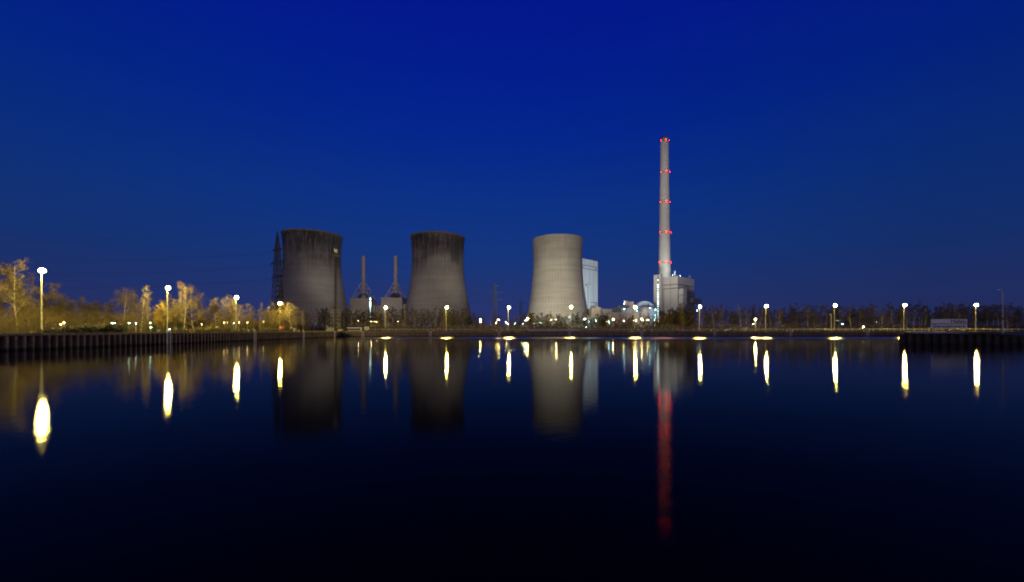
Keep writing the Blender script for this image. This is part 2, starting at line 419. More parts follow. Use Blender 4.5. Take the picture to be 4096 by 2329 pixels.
# ------------------------------------------------------------------ great chimney
def chimney():
    Y = 530; base = at(2658, 1320, Y); H = Z(556, Y) - QUAY
    t = thing('chimney', 'very tall pale concrete chimney ringed by red warning lights', 'chimney', (base.x, Y, QUAY - .06))
    zs = [Z(1107, Y) - QUAY, Z(930, Y) - QUAY, Z(690, Y) - QUAY]
    def rad(z):
        pts = [(0, 9.0), (zs[0], 8.05), (zs[1], 6.9), (zs[2], 5.75), (H, 5.35)]
        for (a, ra), (b, rb) in zip(pts, pts[1:]):
            if z <= b: return ra + (rb - ra) * (z - a) / (b - a)
        return pts[-1][1]
    m = MB(); m.lathe([(rad(H * i / 60), H * i / 60) for i in range(61)] + [(4.6, H), (4.6, H - 4)], 48); m.build('shaft', M['stack'], t, True)
    m = MB(); m.lathe([(4.2, H - 4), (4.2, H + 2.2), (3.7, H + 2.2), (3.7, H - 4)], 24); m.build('flue', M['dark_steel'], t)
    for py in (566, 691, 811, 931, 1051):
        z = Z(py, Y) - QUAY; r = rad(z)
        g = MB(); g.lathe([(r - .05, z - 1.0), (r + .8, z - 1.0), (r + .8, z - .85), (r - .05, z - .85)], 48)
        if py == 566:
            for k in range(24):
                a = 2*PI*k/24; g.tube(((r+.75)*math.cos(a), (r+.75)*math.sin(a), z-.9), ((r+.75)*math.cos(a), (r+.75)*math.sin(a), z+.3), .06, n=4)
        gal = g.build('gallery', M['dark_steel'], t)
        for deg in (-158, -93, -30):
            a = math.radians(deg); u = Vector((math.cos(a), math.sin(a), 0)); v = Vector((-u.y, u.x, 0))
            hb = MB(); hb.obox(u * r, u, v, (.02, -.42, z - .6), (.62, .42, z + .45)); bx = hb.build('beacon_housing', M['dark_steel'], gal)
            lb = MB(); c = u * (r + .63) + Vector((0, 0, z - .08)); n = 10; rg = .34
            k0 = len(lb.v)
            for rr_, off in ((rg, 0), (rg * .75, .12), (rg * .3, .18)):
                for i in range(n):
                    q = c + u * off + v * (rr_ * math.cos(2*PI*i/n)) + Vector((0, 0, rr_ * math.sin(2*PI*i/n))); lb.v.append(tuple(q))
            for j in range(2):
                for i in range(n): lb.f.append((j*n+i, j*n+(i+1)%n, (j+1)*n+(i+1)%n, (j+1)*n+i))
            lb.f.append(tuple(2*n+i for i in range(n)))
            lb.build('warning_light', M['red'], gal)
    return t
chimney()

# ------------------------------------------------------------------ station buildings
D45 = Vector((.735, .678, 0)); N45 = Vector((.678, -.735, 0))     # along the long faces, and out of them
def slab(m, o, lo, hi): m.obox(o, D45, N45, lo, hi)
def main_block():
    o = at(2710, 1320, 480); o.z = 0
    top = Z(1106, 480); W = -48; L = 50; FW = 18.5
    t = thing('boiler_block', 'grey clad block under the great chimney, with dark bands and a hanging annex', 'building', (0, 0, 0))
    m = MB(); slab(m, o, (0, -FW, QUAY - .06), (L, 0, top)); m.build('cladding', M['cladding'], t)
    m = MB(); slab(m, o, (-.15, -FW - .15, top), (L + .15, .15, top + .5)); m.build('parapet', M['cladding'], t)
    for a, b in ((1135, 1138.5), (1150.5, 1154)):
        m = MB(); za, zb = Z(b, 480), Z(a, 480)
        slab(m, o, (-.12, -FW - .1, za), (L * .98, .12, zb)); m.build('dark_band', M['cladding_dark'], t)
    for k in range(1, 3):
        m = MB(); slab(m, o, (-.07, -FW * k / 2 + (.0 if k == 1 else .9), QUAY), (-.001, -FW * k / 2 + (.4 if k == 1 else 1.3), top)); m.build('joint', M['seam'], t)
    for k in range(1, 7):
        m = MB(); slab(m, o, (L * k / 7, .001, QUAY), (L * k / 7 + .22, .07, top)); m.build('joint', M['seam'], t)
    z0, z1 = Z(1212, 478), Z(1154, 478); zm = Z(1184, 478)
    m = MB(); slab(m, o, (3.5, .1, zm + 1.), (14, 5.6, z1)); slab(m, o, (3.5, .1, z0), (14, 5.4, zm)); a = m.build('hanging_annex', M['cladding'], t)
    m = MB(); slab(m, o, (2.6, .1, zm), (15, 6., zm + .5)); m.build('gallery', M['galv'], a)
    m = MB(); slab(m, o, (2.6, .1, z0 - .6), (15, 6., z0)); m.build('gallery', M['galv'], a)
    for zz in (zm, z0 - .6):
        for k in (3, 9, 14.6):
            m = MB(); p = o + D45 * k + N45 * 5.8; q = o + D45 * k + N45 * .1
            m.tube((p.x, p.y, zz), (q.x, q.y, zz - 4.6), .22, n=6); m.build('strut', M['white_paint'], a)
    m = MB(); slab(m, o, (17, .1, QUAY), (L, .9, Z(1158, 480))); m.build('recessed_wall', M['cladding_dark'], t)
    m = MB(); slab(m, o, (36, .95, Z(1212, 500)), (L + 12, 5, Z(1192, 500))); m.build('duct', M['cladding_dark'], t)
    for px, hh in ((2700, 8), (2720, 4.5), (2759, 4.5)):
        Y = 492 if px < 2740 else 502; b = at(px, 1110, Y); bz = top + .5
        m = MB()
        for i in range(3):
            a = 2*PI*i/3 + .4; m.tube((b.x + 1.7*math.cos(a), b.y + 1.7*math.sin(a), bz), (b.x, b.y, bz + hh*.75), .14, .1, 5)
        m.tube((b.x, b.y, bz + hh*.7), (b.x, b.y, bz + hh), .12, .08, 5); m.tube((b.x - 1.1, b.y, bz + hh*.82), (b.x + 1., b.y, bz + hh*.82), .08, n=5)
        m.build('roof_mast', M['white_paint'], t)
    return t
main_block()
def stair_tower():
    o = at(2641.5, 1320, 483); o.z = 0
    top = Z(1099, 483)
    t = thing('stair_tower', 'slim grey stair tower with a column of lit windows beside the great chimney', 'building')
    m = MB(); slab(m, o, (0, -8.8, QUAY - .06), (6.6, 0, top)); m.build('cladding', M['cladding'], t)
    m = MB(); slab(m, o, (-.12, -3.65, QUAY + 4), (-.002, -2.55, top - .6)); m.build('window_strip', M['seam'], t)
    for k in range(17):
        if k == 1: continue
        py = 1120 + k * 9.6; z = Z(py, 484); big = k in (2, 3, 6, 7, 9, 10, 14)
        if k in (0, 11, 15): big = None
        w, h = (.8, .62) if big else (.45, .5)
        m = MB(); slab(m, o, (-.20, -3.1 - w, z - h), (-.125, -3.1 + w, z + h)); f = m.build('lit_window', M['stairlight'], t)
    m = MB(); slab(m, o, (.2, -8.6, top), (6.4, -.2, top + .4)); m.build('parapet', M['cladding'], t)
stair_tower()
def boiler_house():
    e = at(2391, 1320, 560); e.z = 0; top = Z(1048, 560); L = 66
    t = thing('boiler_house', 'tall white clad boiler house half hidden behind the pale cooling tower', 'building')
    m = MB(); slab(m, e, (-L, -50, QUAY - .06), (0, 0, top)); m.build('cladding', M['cladding'], t)
    for py in (1071, 1084, 1212, 1226.5):
        m = MB(); z = Z(py, 560); slab(m, e, (-L * (1 if py < 1200 else .55), .002, z - .75), (.0, .10, z + .75)); m.build('dark_band', M['grey_band'], t)
    for k, (a, b) in enumerate(((-6.5, -2.6), (-37.6, -34.5))):
        m = MB(); slab(m, e, (a, .002, Z(1083.2, 560) + .02), (b, .07, Z(1072, 560) - .02)); m.build('louvre', M['grey_band'], t)
    m = MB(); slab(m, e, (-6.5, .002, Z(1225.5, 560) + .02), (-2.6, .07, Z(1213, 560) - .02)); m.build('louvre', M['grey_band'], t)
    for k in range(1, 6):
        m = MB(); slab(m, e, (-k * 10.2, .003, Z(1226.5, 560) + .76), (-k * 10.2 + .3, .06, top)); m.build('joint', M['seam'], t)
    m = MB(); slab(m, e, (-26, .1, QUAY), (-23, 3.6, Z(1146, 556))); sh = m.build('duct_shaft', M['cladding'], t)
    m = MB(); slab(m, e, (-30.5, .1, Z(1152, 556)), (-19.5, 5, Z(1145, 556))); m.build('shaft_head', M['cladding'], sh)
    m = MB(); slab(m, e, (-L - .1, -50.1, top), (.1, .1, top + .6)); m.build('parapet', M['cladding'], t)
    p = at(2379, 1040, 562)
    m = MB(); m.tube((p.x, p.y, top), (p.x, p.y, top + 6), .9, .9, 10, True); m.tube((p.x + 1.6, p.y, top), (p.x + 1.6, p.y, top + 3.4), .5, n=8, cap=True); m.build('roof_vent', M['dark_steel'], t)
    p = at(2356, 1035, 556); m = MB(); m.tube((p.x, p.y, top), (p.x, p.y, top + 5), .08, n=5); m.build('roof_aerial', M['dark_steel'], t)
boiler_house()
def px_box(m, p0, p1, ytop, Y, depth, zb=QUAY - .06): m.box((X(p0, Y), Y, zb), (X(p1, Y), Y + depth, Z(ytop, Y)))
def halls():
    t = thing('pump_hall', 'low cream hall between the pale cooling tower and the turbine hall', 'building')
    m = MB(); px_box(m, 2366, 2404, 1233, 448, 40); m.build('wall', M['cladding_warm'], t)
    m = MB(); px_box(m, 2404.4, 2458, 1236, 452, 34); m.build('side_wing', M['cladding'], t)
    m = MB(); Y = 448; a, b = X(2382, Y), X(2404, Y); z = Z(1233, Y)
    m.v = [(a, Y + 1, z), (b + 2, Y + 1, z), (b + 2, Y + 30, z), (a, Y + 30, z), (a, Y + 1, z + 3.2), (a, Y + 30, z + 3.2)]; m.f = [(0,1,4), (3,5,2), (1,2,5,4), (0,4,5,3)]; m.build('roof', M['cladding_warm'], t)
    t = thing('workshop', 'low pale blue lit building seen through bare trees below the pale cooling tower', 'building')
    m = MB(); px_box(m, 2276, 2390, 1266, 330, 16); m.build('wall', M['cladding_bluelight'], t)
    for k in range(5):
        m = MB(); a = 2284 + k * 21; m.box((X(a, 330), 329.93, Z(1311, 330)), (X(a + 14, 330), 329.98, Z(1299, 330))); m.build('gate', M['white_paint'], t)
    m = MB(); m.box((X(2276, 330) - .3, 329.6, Z(1266, 330)), (X(2390, 330) + .3, 346.3, Z(1264.6, 330))); m.build('roof', M['cladding_bluelight'], t)
    t = thing('turbine_hall', 'wide cream hall with humped roof plant lit blue, beside the stair tower', 'building')
    m = MB(); px_box(m, 2433, 2590, 1250, 425, 45); m.build('wall', M['cladding_warm'], t)
    m = MB(); px_box(m, 2590.4, 2624, 1246, 426, 40); m.build('bluelit_bay', M['cladding_bluelight'], t)
    zr = Z(1250, 425)
    def hump(p0, p1, ytop, Y, dep, mat, nm='vaulted_roof'):
        a, b = X(p0, Y), X(p1, Y); c = (a + b) / 2; rw = (b - a) / 2; hh = Z(ytop, Y) - zr; m = MB(); n = 14
        for yy in (Y, Y + dep):
            for i in range(n + 1):
                q = PI * i / n; m.v.append((c - rw * math.cos(q), yy, zr + hh * math.sin(q)))
        for i in range(n): m.f.append((i, i + 1, n + 2 + i, n + 1 + i))
        m.f.append(tuple(range(n + 1))); m.f.append(tuple(range(n + 1, 2 * n + 2)))
        return m.build(nm, mat, t, False)
    hump(2455, 2488, 1229, 430, 9, M['cladding_dark']); hump(2476, 2508, 1231, 432, 10, M['cladding']); hump(2504, 2530, 1231, 430, 10, M['cladding'])
    hump(2532, 2626, 1204.5, 452, 26, M['cladding_bluelight'])
    m = MB(); Y = 436; px_box(m, 2489, 2516, 1222, Y, 10, zr); m.build('plant_room', M['cladding_dark'], t)
    m = MB(); px_box(m, 2502, 2512, 1203, 444, 6, zr); m.build('vent_stack', M['cladding_warm'], t)
    m = MB(); px_box(m, 2513, 2535, 1207, 446, 10, zr); m.build('plant_room', M['cladding_warm'], t)
    m = MB(); px_box(m, 2477, 2492, 1224, 445, 6, zr); m.build('plant_room', M['cladding_warm'], t)
    for px, r, y in ((2579, 5.2, 431), (2601, 4.6, 431)):
        m = MB(); c = at(px, 1250, y); m.lathe([(r, 0), (r, r * .55)] + [(r * math.cos(q), r * .55 + r * .8 * math.sin(q)) for q in (.3, .6, .9, 1.2, 1.5)], 20, (c.x, c.y, zr)); m.build('tank', M['galv'], t, True)
    m = MB(); px_box(m, 2578, 2606, 1225, 440, 8, zr); m.build('plant_room', M['cladding_dark'], t)
    m = MB(); c = at(2593, 1220, 442); m.tube((c.x, c.y, zr), (c.x, c.y, Z(1216, 442)), .5, n=8, cap=True); m.build('vent_pipe', M['dark_steel'], t)
    m = MB(); c = at(2555, 1240, 430)
    for k in range(7):
        a = at(2538 + k * 9, 1250, 428); m.tube((a.x, a.y, zr), (a.x, a.y, zr + 3.4), .09, n=5)
    a = at(2538, 1250, 428); b = at(2592, 1250, 428); m.tube((a.x, a.y, zr + 3.3), (b.x, b.y, zr + 3.3), .09, n=5); m.tube((a.x, a.y, zr + 1.8), (b.x, b.y, zr + 1.8), .09, n=5); m.build('roof_railing', M['galv'], t)
halls()
def gas_block(px0, px1, ytop, pxc, stack_top, label, windows):
    Y = 470
    t = thing('gas_turbine_block', label, 'power block', (0, 0, 0), 0, 'twin power blocks with small chimneys')
    a, b = X(px0, Y), X(px1, Y); zt = Z(ytop, Y)
    m = MB(); m.box((a, Y, QUAY - .06), (b, Y + 26, zt)); m.build('boiler_casing', M['block'], t)
    m = MB(); m.box((a - .3, Y - .3, zt), (b + .3, Y + 26.3, zt + .7)); m.build('parapet', M['block'], t)
    m = MB(); m.box((a - 7, Y + 3, QUAY - .06), (a - .05, Y + 20, zt - 9)); m.build('side_wing', M['block'], t)
    m = MB(); m.box((b + .05, Y + 3, QUAY - .06), (b + 6, Y + 20, zt - 7)); m.build('side_wing', M['block'], t)
    cx, cy = X(pxc, Y), Y + 12
    k = (Y + 12) / Y
    zc = Z(1128, Y) + 0; ztop = Z(stack_top, Y + 12); rs = 2.3
    m = MB(); m.lathe([(rs + .3, zt + 2), (rs + .2, zc - 4), (rs, zc), (rs * .96, ztop - 1), (rs * 1.12, ztop - .9), (rs * 1.12, ztop), (rs * .8, ztop), (rs * .8, ztop - 3)], 24, (cx, cy, 0)); m.build('stack', M['stack_small'], t, True)
    for zz in (zc - .6, (zc + ztop) / 2):
        m = MB(); w = .5 if zz < zc else .12; m.lathe([(rs, zz - w * 1.6), (rs + w, zz - w * 1.6), (rs + w, zz + w * 1.6), (rs, zz + w * 1.6)], 24, (cx, cy, 0)); m.build('stack_collar', M['stack_small'], t)
    S = 10.5
    tops = [(cx + 2.4 * i, cy + 2.4 * j, zc - .5) for i, j in ((-1,-1),(1,-1),(1,1),(-1,1))]
    feet = [(cx + S * i, cy + S * j, zt + .7) for i, j in ((-1,-1),(1,-1),(1,1),(-1,1))]
    m = MB()
    for p, q in zip(feet, tops): m.tube(p, q, .5, .42, 6)
    lv = [Vector(p).lerp(Vector(q), .38) for p, q in zip(feet, tops)]; l2 = [Vector(p).lerp(Vector(q), .7) for p, q in zip(feet, tops)]
    for i in range(4):
        j = (i + 1) % 4
        m.tube(lv[i], lv[j], .3, n=5); m.tube(l2[i], l2[j], .3, n=5)
        mid = lv[i].lerp(lv[j], .5); m.tube(feet[i], mid, .18, n=5); m.tube(feet[j], mid, .18, n=5); m.tube(lv[i], l2[j], .14, n=5); m.tube(lv[j], l2[i], .14, n=5)
    m.build('stack_frame', M['galv'], t)
    m = MB(); m.lathe([(6, 0), (6, 3), (5.2, 4.6), (2.6, 6.5)], 20, (cx, cy, zt + .7)); m.build('stack_drum', M['dark_steel'], t, True)
    for dx in (1.6, 4.4):
        if windows: m = MB(); m.lathe([(0, 0), (.7, .5), (1.1, 2), (1.1, 4.4), (0, 4.9)], 14, (cx + dx, cy - 7.2, zt + .75)); m.build('silencer', M['concrete'], t, True)
    if windows:
        a = X(1478, Y - 2); b = X(1487, Y - 2)
        m = MB(); m.box((a, Y - 3, QUAY), (b, Y - .4, Z(1191, Y) )); st = m.build('stair_shaft', M['dark_steel'], t)
        for i, py in enumerate((1192, 1198, 1208, 1215.5, 1223, 1230.5, 1238, 1245, 1253, 1268, 1283)):
            w = .9 if 0 < i < 6 else .55; z = Z(py, Y - 3); c = (a + b) / 2
            m = MB(); m.box((c - w, Y - 3.08, z - (.62 if 0 < i < 5 else .35)), (c + w, Y - 3.01, z + (.62 if 0 < i < 5 else .35))); m.build('lit_window', M['stairlight'], st)
gas_block(1401, 1477, 1196, 1439, 1024, 'concrete block under a small chimney, with a lit stair shaft, beside the sooty tower', True)
gas_block(1524, 1608, 1193, 1571, 1025, 'concrete power block with a small chimney, next to the middle cooling tower', False)

# ------------------------------------------------------------------ pylons, mast and power lines
def lattice(m, x, y, z0, z1, w0, w1, bays, r, arms=()):
    c = lambda i, w, z: Vector((x + w * (-1 if i in (0, 3) else 1), y + w * (-1 if i < 2 else 1), z))
    prev = None
    for k in range(bays + 1):
        u = k / bays; u = 1 - (1 - u) ** 1.15
        w = w0 + (w1 - w0) * u; z = z0 + (z1 - z0) * u
        cur = [c(i, w, z) for i in range(4)]
        if prev:
            for i in range(4):
                j = (i + 1) % 4
                m.tube(prev[i], cur[i], r, r, 4); m.tube(prev[i], cur[j], r * .6, n=4); m.tube(prev[j], cur[i], r * .6, n=4); m.tube(cur[i], cur[j], r * .6, n=4)
        prev = cur
def pylon(label, px, Y, ytop, mat, w0, arms, adir, r=.16):
    b = at(px, 1320, Y); b.z = QUAY - .06; zt = Z(ytop, Y)
    t = thing('pylon', label, 'pylon', (0, 0, 0), 0, 'lattice pylons of the overhead line')
    m = MB(); zw = zt - (zt - b.z) * .13
    lattice(m, b.x, b.y, b.z, zw, w0, w0 * .30, 17, r); lattice(m, b.x, b.y, zw, zt, w0 * .30, .05, 4, r * .8); m.build('lattice_mast', mat, t)
    tips = []
    for z, ln in arms:
        for s in (-1, 1):
            tip = Vector((b.x, b.y, z + .6)) + adir * (ln * s)
            m = MB(); w = w0 * .42
            for o in (-.7, .7):
                side = Vector((-adir.y, adir.x, 0)) * (w * o)
                st = Vector((b.x, b.y, z)) + side + adir * (w * s * .7)
                m.tube(st, tip, r * .8, r * .6, 4); m.tube(st + Vector((0, 0, 1.6)), tip, r * .7, r * .6, 4)
                for f in (.3, .6): m.tube(st.lerp(tip, f), (st + Vector((0, 0, 1.6))).lerp(tip, f), r * .5, n=4)
            arm = m.build('cross_arm', mat, t)
            m = MB(); m.tube(tip, tip - Vector((0, 0, 1.7)), .13, .13, 6); m.build('insulator', M['dark_steel'], arm)
            tips.append(tip - Vector((0, 0, 1.7)))
    return t, tips, Vector((b.x, b.y, zt))
Y1 = 232
ad = Vector((.80, .60, 0)).normalized()
ad = Vector((.84, -.54, 0)).normalized()
P1, tips1, top1 = pylon('dark lattice pylon standing close beside the sooty cooling tower', 1110, Y1, 926, M['lattice'], 3.0, [(Z(1003, Y1), 6.2), (Z(1055, Y1), 8.6), (Z(1111, Y1), 6.8)], ad, .24)
P2, tips2, top2 = pylon('pale lattice pylon between the middle and the pale cooling tower', 1980, 482, 1132, M['pale_lattice'], 3.6, [(Z(1146, 482), 5.5), (Z(1172, 482), 11), (Z(1202, 482), 13.5)], Vector((.98, .2, 0)), .22)
pylon('faint small pylon just beside the pale cooling tower', 2083, 700, 1196, M['pale_lattice'], 3.6, [(Z(1212, 700), 7), (Z(1232, 700), 10), (Z(1250, 700), 12)], Vector((.98, .2, 0)), .2)
def wire(p, q, sag, label, r=.03):
    m = MB(); n = 24; pr = None
    for i in range(n + 1):
        u = i / n; w = Vector(p).lerp(Vector(q), u) - Vector((0, 0, sag * 4 * u * (1 - u)))
        if pr: m.tube(pr, w, r, n=4)
        pr = w
    tag(m.build('power_line', M['dark_steel']), label, 'cable', 'overhead power cables between the pylons')
lv = ['upper', 'middle', 'lower']
for k in range(6):
    side = 'first' if k % 2 == 0 else 'second'
    p = tips1[k]
    wire(p, p + Vector((-330, 18, 2)), 5.5, f'{side} {lv[k//2]} cable strung from the dark pylon over the golden lit trees', .034)
    wire(p, tips2[k], 7, f'{side} {lv[k//2]} cable from the dark pylon towards the distant pale pylon', .045)
wire(top1, top1 + Vector((-330, 18, 0)), 4, 'topmost thin earth cable above the golden lit trees', .035)
wire(top1, top2, 5, 'topmost thin earth cable from the dark pylon to the pale pylon', .04)
def radio_mast():
    Y = 197; b = at(1343, 1322, Y); b.z = QUAY - .06
    t = thing('radio_mast', 'slender dark radio mast with an antenna platform, rising before the sooty cooling tower', 'mast')
    m = MB(); zp = Z(1024, Y); lattice(m, b.x, b.y, b.z, zp, .55, .45, 34, .06); m.tube((b.x - .25, b.y, b.z), (b.x - .25, b.y, zp), .26, .2, 8); m.build('lattice_mast', M['lattice'], t)
    m = MB(); lattice(m, b.x, b.y, b.z, Z(1240, Y), 1.8, 1.7, 6, .05); m.build('base_frame', M['galv'], t)
    m = MB(); m.lathe([(.5, -.4), (2.1, 0), (2.15, .25), (.3, .25)], 16, (b.x, b.y, zp)); 
    pl = m.build('platform', M['dark_steel'], t)
    m = MB()
    for i in range(12):
        a = 2*PI*i/12; c, s = 2.1*math.cos(a), 2.1*math.sin(a); m.tube((b.x + c, b.y + s, zp + .2), (b.x + c, b.y + s, zp + 1.4), .04, n=4)
        a2 = 2*PI*(i+1)/12; m.tube((b.x + c, b.y + s, zp + 1.35), (b.x + 2.1*math.cos(a2), b.y + 2.1*math.sin(a2), zp + 1.35), .035, n=4)
    m.build('railing', M['lattice'], pl)
    m = MB(); m.tube((b.x, b.y, zp), (b.x, b.y, Z(988, Y)), .12, .08, 6, True); m.build('pole', M['dark_steel'], t)
    for dx, dz, w, h in ((-.5, 3.0, .22, .75), (.0, 2.2, .3, .7), (.55, 2.5, .22, .9), (.8, 1.7, .2, .5)):
        m = MB(); m.box((b.x + dx - w, b.y - .35, zp + dz - h), (b.x + dx + w, b.y - .1, zp + dz + h)); m.build('antenna_panel', M['white_paint'], t)
radio_mast()

# ------------------------------------------------------------------ fence, pipe and small things round the basin
def lx(Y): return -98 - .095 * (Y - 80)      # the line of the lamps on the tree-lined quay
def mesh_fence():
    t = thing('fence', 'tall wire mesh fence on dark posts between the quay and the golden trees', 'fence')
    z0, z1 = QUAY - .06, QUAY + 2.1; Ys = [48 + k * 3.0 for k in range(46)]
    m = MB(); a, b = Ys[0], Ys[-1]
    for k in range(15):
        z = z0 + .1 + k * (z1 - z0 - .1) / 14; m.tube((lx(a) - 4, a, z), (lx(b) - 4, b, z), .008 if k < 14 else .025, n=3)
    y = a
    while y < b:
        m.tube((lx(y) - 4, y, z0), (lx(y) - 4, y, z1), .006, n=3); y += .22
    m.build('wire_mesh', M['dark_steel'], t)
    for y in Ys:
        m = MB(); m.box((lx(y) - 4.05, y - .05, z0), (lx(y) - 3.95, y + .05, z1 + .1)); m.build('post', M['dark_steel'], t)
mesh_fence()
def pipe_line():
    t = thing('pipeline', 'long pale pipe on low stands along the far quay', 'pipe')
    y0, y1 = 190.5, 186; x0, x1 = X(1470, y0), 262
    zz = Z(1317.3, 189)
    m = MB(); m.tube((x0, y0, zz), (x1, y1, zz), .115, n=10, cap=True); m.build('pipe', M['galv'], t)
    n = 95
    for k in range(n):
        u = (k + .5) / n; x = x0 + (x1 - x0) * u; y = y0 + (y1 - y0) * u
        m = MB(); m.box((x - .09, y - .12, QUAY - .06), (x + .09, y + .12, zz - .11)); m.build('stand', M['dark_steel'], t)
    t = thing('guard_rail', 'low dark plank rail with short posts behind the long pale pipe', 'rail')
    y = 197; x0, x1 = X(1460, y), 275; za, zb = Z(1317.0, y), Z(1314.2, y)
    m = MB(); m.box((x0, y, za), (x1, y + .12, zb)); m.build('plank', M['dark_steel'], t)
    n = 99
    for k in range(n):
        x = x0 + (x1 - x0) * (k + .5) / n
        m = MB(); m.box((x - .05, y - .1, QUAY - .06), (x + .05, y - .005, zb + .22)); m.build('post', M['galv'], t)
pipe_line()
def barrier():
    y = 185; t = thing('barrier', 'long pale concrete barrier low on the far quay below the pale cooling tower', 'barrier')
    n = 10; a, b = X(2109, y), X(2322, y)
    for k in range(n):
        x0 = a + (b - a) * k / n + .03; x1 = a + (b - a) * (k + 1) / n - .03; m = MB()
        m.v = [(x0, y - .3, QUAY - .06), (x1, y - .3, QUAY - .06), (x1, y + .3, QUAY - .06), (x0, y + .3, QUAY - .06), (x0, y - .1, QUAY + .62), (x1, y - .1, QUAY + .62), (x1, y + .1, QUAY + .62), (x0, y + .1, QUAY + .62)]
        m.f = [(0,1,5,4), (1,2,6,5), (2,3,7,6), (3,0,4,7), (4,5,6,7)]; m.build('segment', M['concrete'], t)
barrier()
def notice(px, py0, py1, w, Y, label):
    a = at(px, py0, Y); b = at(px, py1, Y)
    t = thing('notice_board', label, 'sign', (a.x, Y, QUAY - .06))
    m = MB(); m.box((-.03, 0, 0), (.03, .05, a.z - QUAY)); m.build('post', M['dark_steel'], t)
    m = MB(); m.box((-w, -.03, b.z - QUAY + .06), (w, -.003, a.z - QUAY + .06)); m.build('board', M['white_paint'], t)
def lq(px, off): 
    """the point OFF metres behind the left-hand quay edge at this column"""
    k = (px - 2048) / F; Y = (-76.5 - off + .0323 * 57) / (k + .0323); return Y
notice(868, 1305.5, 1312, .48, lq(868, 24), 'small blank white board on the mesh fence before golden bushes')
notice(1166, 1309, 1314, .42, lq(1166, 22), 'small blank pale board on the fence past the red lifebuoy boards')
def buoy_board(px, label, face):
    Y = lq(px, 16); p = at(px, 1318, Y)
    t = thing('lifebuoy_board', label, 'lifebuoy', (p.x, Y, QUAY - .06), math.radians(35))
    m = MB(); m.box((-.04, 0, 0), (.04, .06, 1.9)); m.build('post', M['red_paint'], t)
    w = .5 if face else .28
    m = MB(); m.box((-w, -.06, .9), (w, -.003, 2.2)); m.build('board', M['red_paint'], t)
    if face:
        m = MB(); n = 16
        for i in range(n):
            a, b = 2*PI*i/n, 2*PI*(i+1)/n; m.tube((.3*math.cos(a), -.1, 1.55+.3*math.sin(a)), (.3*math.cos(b), -.1, 1.55+.3*math.sin(b)), .075, n=6)
        m.build('lifebuoy', M['white_paint'], t)
buoy_board(1122, 'red board with a white lifebuoy under the pylon side lamp', True)
buoy_board(1133, 'narrow red board beside the lifebuoy board', False)
def float_ball():
    Y = lq(1180, 3); p = at(1180, 1326, Y); m = MB()
    m.lathe([(0, 0), (.45, 0), (.62, .2), (.66, .7), (.58, 1.05), (.35, 1.25), (0, 1.28)], 16); o = m.build('cable_drum', M['concrete'], None, True, (p.x, Y, QUAY - .06))
    tag(o, 'pale rounded drum standing on the quay between a board and bollards', 'drum')
float_ball()
def hydrant(px, label):
    Y = lq(px, 5); p = at(px, 1328, Y); t = thing('hydrant', label, 'hydrant', (p.x, Y, QUAY - .06))
    m = MB(); m.lathe([(.2, 0), (.2, .08), (.13, .1), (.13, .62), (.19, .66), (.19, .8), (.1, .92), (0, .95)], 12); m.build('barrel', M['orange_paint'], t, True)
    m = MB(); m.tube((-.27, 0, .6), (.27, 0, .6), .08, n=8, cap=True); m.build('outlet', M['orange_paint'], t)
hydrant(761, 'small orange hydrant on the quay before the golden trees')
